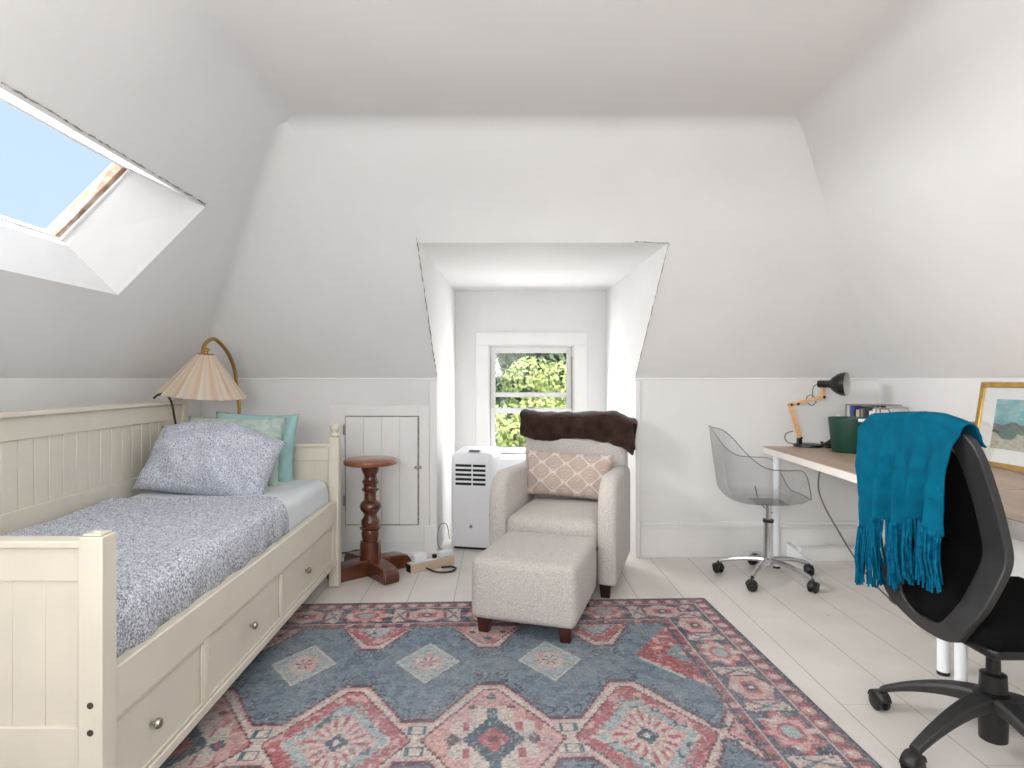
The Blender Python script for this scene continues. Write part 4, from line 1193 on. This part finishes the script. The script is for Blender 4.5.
# local: built in plane (y along wall, z up), then leaned
lean = Matrix.Rotation(math.radians(9), 4, 'Y')
def fpb(mb): return mb.xf(lean)
bw = .028
yn = -(fw - .30); yf = .30
m = MB().box(0, ft, yn, yf, 0, bw).box(0, ft, yn, yf, fh - bw, fh).box(0, ft, yn, yn + bw, bw, fh - bw).box(0, ft, yf - bw, yf, bw, fh - bw)
fpb(m).build('frame', M['gold'], fp, bevel=.003)
fpb(MB().box(.010, .013, yn + bw, yf - bw, bw, fh - bw)).build('mount_board', M['mat'], fp)
ny_, nz_ = 150, 90
ya, yb_, za, zb_ = yn + .11, yf - .11, .095, fh - .085
rows = []; cols = []
for i in range(nz_ + 1):
    row = []
    for j in range(ny_ + 1):
        s = j / ny_; t = i / nz_   # s from near(yn) to far; t up
        row.append((.0095, ya + (yb_ - ya) * s, za + (zb_ - za) * t))
        n_ = noise.noise(Vector((s * 5, t * 5, 1))); n2_ = noise.noise(Vector((s * 18, t * 18, 4)))
        hz = .55 + .12 * n_
        if t > hz: c_ = (120 + 50 * n_ + 22 * (n2_ > .2), 172 + 34 * n_ + 14 * (n2_ > .2), 180 + 24 * n_)
        elif t > .28 + .1 * n_: c_ = (58 + 60 * n2_, 84 + 50 * n_ + 40 * n2_, 72 + 44 * n2_)
        else: c_ = (176 + 30 * n2_, 170 + 30 * n2_, 152 + 20 * n2_) if n_ > -.15 else (60, 84, 74)
        if math.hypot((s - .8) / .12, (t - .3) / .1) < 1: c_ = (24 + 30 * n2_, 92, 80)
        if math.hypot((s - .45) / .25, (t - .68) / .18) < 1 and n2_ < .2: c_ = (90, 170, 186)
        c_ = tuple(max(0, min(255, q)) for q in c_)
        cols.append(s2l(c_) + (1,))
    rows.append(row)
fpb(MB().grid(rows)).build('print', M['print'], fp, colors=cols, smooth=False)
fpb(MB().box(.006, .0075, yn + bw, yf - bw, bw, fh - bw)).build('glazing', M['glass'], fp)
# thin wire on the desk in front of the picture
o = MB().tube(smoothpath([(2.30, 2.62, .765), (2.27, 2.80, .80), (2.29, 2.93, .79), (2.25, 2.98, .765)]), .003, 6).build('cord', M['steel']); tag(o, 'thin silver wire curling on the desk in front of the picture', 'wire')

# hanging cords under desk
o = MB().tube(smoothpath([(1.80, 3.45, .722), (1.77, 3.42, .60), (1.79, 3.40, .50), (1.86, 3.38, .36), (1.93, 3.34, .22), (2.0, 3.28, .10), (2.08, 3.2, .01)]), .0045, 6).build('cord', M['cordg']); tag(o, 'grey cord hanging from the desk down to the floor', 'cord')
o = MB().tube(smoothpath([(1.66, 4.0, .50), (1.68, 4.0, .42), (1.72, 4.0, .36), (1.80, 4.02, .31)]), .004, 6).build('cord', M['cordg']); tag(o, 'short grey cord curving behind the desk leg', 'cord')
# low white box under desk
t = thing('floor_box', 'low white wedge ended box on the floor under the desk', 'box', (2.1, 3.98, 0))
MB().prism([(-.22, 0), (-.22, .11), (-.06, .0)], -.04, .04, 'xz').xf(Matrix.Rotation(math.radians(-35), 4, 'Z')).build('wedge_end', M['white'], t, bevel=.004)
MB().box(-.12, .38, .05, .125, 0, .085).build('long_body', M['trim'], t, bevel=.004)

# ------------------------------------------------------------------ office chair
OX, OY = 1.57, 1.96
oc = thing('office_chair', 'black mesh back office chair with five star base facing the desk', 'office chair', (OX, OY, 0))
oa = [125 + 72 * k for k in range(5)]
for i, a_ in enumerate(oa):
    a_ = math.radians(a_); dx, dy = math.cos(a_), math.sin(a_); sxv = Vector((-dy, dx, 0))
    rows = []
    for k in range(13):
        t = k / 12; c_ = Vector((dx, dy, 0)) * (.02 + .31 * t); zt_ = .205 - .118 * t ** 1.7; hh = .05 - .028 * t; ww = .034 - .014 * t
        rows.append([c_ + sxv * ww * .7 + Vector((0, 0, zt_)), c_ - sxv * ww * .7 + Vector((0, 0, zt_)), c_ - sxv * ww + Vector((0, 0, zt_ - .012)), c_ - sxv * ww * .8 + Vector((0, 0, zt_ - hh)), c_ + sxv * ww * .8 + Vector((0, 0, zt_ - hh)), c_ + sxv * ww + Vector((0, 0, zt_ - .012))])
    m = MB().grid(rows, closed_u=True); m.f += [(0, 1, 2, 3, 4, 5), tuple(range(72, 78))]
    m.build('base_arm', M['grey'], oc, bevel=.003, angle=50)
    caster(oc, .335 * dx, .335 * dy, a_ + math.radians([60, 100, 20, 80, 140][i]), .07, .033)
MB().lathe([(.03, .05), (.038, .055), (.04, .12), (.055, .15), (.055, .20), (.038, .21), (.036, .262), (.02, .265), (.019, .38), (.001, .381)], n=28).build('gas_column', M['black'], oc, angle=50)
MB().box(-.11, .09, -.07, .07, .375, .415).build('tilt_mechanism', M['black'], oc, bevel=.012)
MB().tube([(.02, -.06, .39), (.03, -.2, .385), (.03, -.27, .38)], .007, 8).build('tilt_lever', M['black'], oc)
weld(softbox(-.20, .29, -.245, .245, .425, .50, .03, .012).build('seat', M['mesh'], oc))
weld(softbox(-.19, .28, -.235, .235, .405, .44, .012).build('seat_pan', M['black'], oc))
# backrest ring
zs = [.385, .40, .47, .60, .69, .82, .95, 1.05]; xs = [1.39, 1.375, 1.345, 1.385, 1.42, 1.392, 1.352, 1.318]
def bx(z): return float(np.interp(z, zs, xs)) - OX
def bx2(z):   # smoothed
    return sum(bx(z + d_) for d_ in (-.03, -.015, 0, .015, .03)) / 5
def ringpt(th, k=1.0, inner=0.0):
    hy = .252 - inner * .092; 
    zc, hz_t, hz_b = .70, .35 - inner * .04, .315 - inner * .05
    c_, s_ = math.cos(th), math.sin(th); p = 9 if s_ > 0 else 2.3
    r_ = (abs(c_) ** p + abs(s_) ** p) ** (-1 / p)
    y_ = c_ * r_ * hy; z = zc + s_ * r_ * (hz_t if s_ > 0 else hz_b)
    return y_, z
n = 96; rows = []
for k in range(n):
    th = 2 * PI * k / n
    yo, zo = ringpt(th); yi, zi = ringpt(th, inner=1)
    xo, xi = bx2(zo), bx2(zi)
    rows.append([(xo - .012, yo, zo), (xo + .014, yo, zo), (xi + .012, yi, zi), (xi - .006, yi, zi)])
m = MB().grid(rows, closed_u=True, closed_v=True)
m.xf(Matrix.Translation((0, -.0, 0)))
bf = m.build('back_frame', M['grey'], oc, bevel=.004, angle=50)
rows = []
for i in range(25):
    t = i / 24; row = []
    for j in range(21):
        s = j / 20 * 2 - 1
        # map the square into ring
        th_ = None
        z = .44 + (.99 - .44) * t
        # half width at z
        zz = (z - .70) / (.31 if z > .70 else .265); p = 4.2 if z > .70 else 2.3
        hw = .17 * max(0, 1 - min(1, abs(zz)) ** p) ** (1 / p)
        row.append((bx2(z) + .004, s * hw, z))
    rows.append(row)
MB().grid(rows).build('back_mesh', M['mesh'], oc, solid=.004, angle=180)
# spine from tilt mechanism up to the ring bottom
MB().tube(smoothpath([(-.04, 0, .395), (-.12, 0, .392), (-.18, 0, .40), (-.195, 0, .44)]), lambda t: .035 - .008 * t, 12, flat=.5).build('spine', M['grey'], oc)

# ------------------------------------------------------------------ shawl draped on the chair back
def shawl():
    ya, yb = .270, -.225     # far side to near side (local y)
    ns, nt_ = 90, 60
    L1, L2 = .367, .035
    rows = []; tips = []
    for i in range(nt_ + 1):
        t = i / nt_; row = []
        # arc-length style param: from rear hem up over top to the front hem
        for j in range(ns + 1):
            s = j / ns; y = ya + (yb - ya) * s
            topz = 1.078 - .01 * math.cos(s * 3) + .012 * math.sin(s * PI) - .02 * max(0, s - .8) / .2 - .035 * max(0, .12 - s) / .12
            if t < .72:
                q = 1 - t / .72                      # 1 at rear hem, 0 at top
                z = topz - .03 - (L1 - .075 * s + .012 * math.sin(s * 14)) * q
                w_ = s + .018 * math.sin(s * 11) 
                fold = ((.004 + .026 * q ** .8) * (math.sin(w_ * 2 * PI * 5.2 + .5 * q) * .75 + .25 * math.sin(s * 47 + 2 * q))) * min(1, q * 1.6)
                x = bx2(1.03) - .026 - .014 * min(1, q * 3) + fold
                g = q ** .7
                yy = (.270 - .012 * g) + ((-.165 - .06 * (1 - g) ** 2) - (.270 - .012 * g)) * s + .006 * g * math.cos(w_ * 2 * PI * 5.2)
            elif t < .84:
                a_ = (t - .72) / .12 * PI; x = bx2(1.04) - .028 * math.cos(a_) + .0; z = topz - .03 + .032 * math.sin(a_); yy = y
            else:
                q = (t - .84) / .16; z = topz - .03 - L2 * q; x = bx2(z) + .032 + .008 * math.sin(s * 20) * q; yy = y
            nn = noise.noise(Vector((s * 5, t * 7, 3))) * .006
            row.append((x + nn, yy, z + nn * .4))
        rows.append(row)
    return rows
rows = shawl()
sw = thing('shawl', 'teal wool shawl with long fringe draped over the black office chair', 'shawl', (OX, OY, 0))
MB().grid(rows).build('cloth', M['teal'], sw, solid=.006, angle=180, subsurf=1)
fm = MB(); rr_ = random.Random(5)
ns = 90
for k in range(210):
    s = (k % 90) / 90 * ns if k < 90 else rr_.random() * ns
    j = min(ns, int(s)); p = Vector(rows[0][j]); p2 = Vector(rows[3][j])
    ln_ = (.125 if k < 90 else .15 + .05 * math.sin(PI * min(1, s / 60))) + rr_.random() * .03; dy = (rr_.random() - .5) * .03
    q1 = p + Vector((-.004 + rr_.random() * .004, 0, .01)); q2 = p + Vector((-.006 + (rr_.random() - .5) * .02, dy * .5 + .004 * math.sin(k), -ln_ * .5)); q3 = p + Vector(((rr_.random() - .5) * .02, dy, -ln_))
    fm.tube([q1, (q1 + q2) / 2 + Vector((0, (rr_.random() - .5) * .008, 0)), q2, q3], lambda t: .0042 - .001 * t, 5)
fm.build('fringe', M['tealdark'], sw)

# ------------------------------------------------------------------ trees and ground outside
struct(MB().box(-30, 30, 6.0, 60, -5.2, -5.0).build('ground', M['ground'], smooth=False))
def tree(cx, cy, cz, rx, ry, rz, n, cA, cB, lab, seed, leaf=.11, group='trees beyond the dormer window'):
    rr = random.Random(seed); t = thing('tree', lab, 'tree', (cx, cy, -5.0), group=group)
    vs = []; fs = []; cols = []
    lob = [(Vector((rr.gauss(0, 1), rr.gauss(0, 1), rr.gauss(0, 1))).normalized(), .55 + .45 * rr.random()) for _ in range(26)]
    for k in range(n):
        ld, lr = rr.choice(lob)
        d = Vector((rr.gauss(0, 1), rr.gauss(0, 1), rr.gauss(0, 1))).normalized()
        c_ = ld * lr * .75; p = c_ + d * (.30 * (.75 + .25 * rr.random()))
        depth = min(1, p.length)
        P = Vector((p.x * rx, p.y * ry, cz + 5.0 + p.z * rz))
        nrm_ = (d + Vector((rr.random() - .5, rr.random() - .5, rr.random() - .5)) * 1.2).normalized()
        a_ = nrm_.orthogonal().normalized(); a_.rotate(Matrix.Rotation(rr.random() * 6.28, 3, nrm_)); b_ = nrm_.cross(a_)
        s_ = leaf * (.6 + .8 * rr.random()); i0 = len(vs)
        vs += [tuple(P - a_ * s_), tuple(P - b_ * s_ * .5), tuple(P + a_ * s_), tuple(P + b_ * s_ * .5)]; fs.append((i0, i0 + 1, i0 + 2, i0 + 3))
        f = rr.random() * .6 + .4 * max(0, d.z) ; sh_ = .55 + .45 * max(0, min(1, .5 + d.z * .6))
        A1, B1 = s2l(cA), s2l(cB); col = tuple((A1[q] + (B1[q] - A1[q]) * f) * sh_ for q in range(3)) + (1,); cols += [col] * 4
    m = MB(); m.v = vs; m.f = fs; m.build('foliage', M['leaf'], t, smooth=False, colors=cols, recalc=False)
    m = MB(); h0 = cz + 5.0
    m.tube(smoothpath([(0, 0, 0), (.1, .05, h0 * .4), (0, .0, h0 * .8), (.05, 0, h0 + rz * .3)]), lambda t_: .22 * (1 - .6 * t_), 10)
    for q in range(6):
        a_ = q * 1.05; m.tube(smoothpath([(0, 0, h0 * .75), (math.cos(a_) * rx * .35, math.sin(a_) * ry * .35, h0), (math.cos(a_) * rx * .6, math.sin(a_) * ry * .6, h0 + rz * .25)]), .06, 6)
    m.build('trunk', M['bark'], t)
YG, YG2 = (186, 200, 126), (232, 238, 172)
DG, DG2 = (108, 126, 100), (156, 174, 138)
tree(.9, 13.2, -.35, 2.3, 1.5, 2.15, 26000, YG, YG2, 'bright yellow green leafy tree centred in the dormer window', 1, .055)
tree(-2.2, 16.6, -.9, 2.5, 1.5, 2.2, 14000, (164, 184, 112), (218, 228, 160), 'lower yellow green tree at the left side of the dormer window', 2, .06)
tree(4.4, 16.6, -.6, 2.5, 1.5, 2.2, 12000, (164, 184, 112), (214, 224, 156), 'yellow green tree right of the window centre mostly hidden by the frame', 3, .06)
tree(-2.8, 20.8, .8, 4.0, 2.2, 3.9, 14000, DG, DG2, 'tall dark green tree behind on the left', 4, .13)
tree(3.4, 25.5, 1.2, 4.8, 2.2, 4.4, 14000, DG, DG2, 'tall dark green tree behind on the right', 5, .13)
tree(.3, 30.6, 1.6, 9.0, 2.4, 6.0, 26000, (98, 118, 96), (146, 164, 132), 'hazy dark green tree farthest behind in the middle', 6, .16)
tree(.6, 10.1, -2.6, 2.4, 1.2, 1.9, 12000, (140, 162, 104), (194, 208, 146), 'low mid green shrub tree seen through the lower sash', 7, .055)

# ------------------------------------------------------------------ light
wd = bpy.data.worlds.new('World'); bpy.context.scene.world = wd; wd.use_nodes = True
nt = wd.node_tree; bg = nt.nodes['Background']
tc = nt.nodes.new('ShaderNodeTexCoord'); sp = nt.nodes.new('ShaderNodeSeparateXYZ'); cr = nt.nodes.new('ShaderNodeValToRGB')
nt.links.new(tc.outputs['Generated'], sp.inputs[0]); nt.links.new(sp.outputs['Z'], cr.inputs[0]); nt.links.new(cr.outputs[0], bg.inputs['Color'])
cr.color_ramp.elements[0].position = 0; cr.color_ramp.elements[0].color = (.62, .78, 1, 1)
cr.color_ramp.elements[1].position = .8; cr.color_ramp.elements[1].color = (.50, .71, 1, 1)
bg.inputs['Strength'].default_value = .93

def area(name, loc, target, sx, sy, power, col=(1, 1, 1)):
    l = bpy.data.lights.new(name, 'AREA'); l.shape = 'RECTANGLE'; l.size = sx; l.size_y = sy; l.energy = power; l.color = col
    o = bpy.data.objects.new(name, l); C.objects.link(o); o.location = loc
    o.rotation_euler = (Vector(target) - Vector(loc)).to_track_quat('-Z', 'Y').to_euler(); return o
sun = bpy.data.lights.new('sun', 'SUN'); sun.energy = 6.5; sun.angle = .02; sun.color = (1, .96, .88)
so = bpy.data.objects.new('sun', sun); C.objects.link(so); so.rotation_euler = Vector((-.35, .75, -.75)).to_track_quat('-Z', 'Y').to_euler()
so.location = (0, -5, 10)
# area fills added to brighten the room
area('rear_fill', (-.2, -1.15, 1.7), (.2, 4, 1.4), 1.5, 1.0, 12, (1, .985, .965))  # added fill; the wall behind the camera has no window
area('bounce_fill', (-.6, -.5, 1.5), (1.0, 1.3, 2.6), 1.6, .6, 50, (1, .985, .965))  # unseen fill added to bounce off ceiling and slopes, no lamp there
area('skylight_fill', (-6.5, 1.2, 3.1), (-1.5, 2.1, 1.8), 4.0, 3.4, 2300, (1, .99, .97))  # added out of view, boosts sky light through the roof window
area('overhead_fill', (.2, .9, 2.5), (.2, 1.2, 0), 1.2, 1.2, 10, (1, .98, .955))  # extra soft fill under the ceiling, no fitting hangs here
area('dormer_fill', (.28, 5.44, 1.0), (.28, 3, .7), .6, .9, 16, (1, .99, .97))  # added just inside the window to lift daylight in the dormer

# ------------------------------------------------------------------ camera
cam = bpy.data.cameras.new('camera'); co_ = bpy.data.objects.new('camera', cam); C.objects.link(co_)
co_.location = CAM; co_.rotation_euler = (math.radians(90), 0, 0)
cam.sensor_width = 36; cam.lens = F / 1024 * 36; cam.shift_x = 13 / 1024; cam.shift_y = -6 / 1024; cam.clip_start = .05; cam.clip_end = 200
sc = bpy.context.scene; sc.camera = co_
sc.view_settings.view_transform = 'Standard'; sc.view_settings.look = 'None'; sc.view_settings.exposure = .22; sc.view_settings.gamma = 1
sc.cycles.use_denoising = True
sc.cycles.max_bounces = 10; sc.cycles.diffuse_bounces = 6; sc.cycles.transparent_max_bounces = 16
sc.cycles.caustics_reflective = False; sc.cycles.caustics_refractive = False
for o in list(bpy.data.objects):
    if '_loc' in o: del o['_loc']
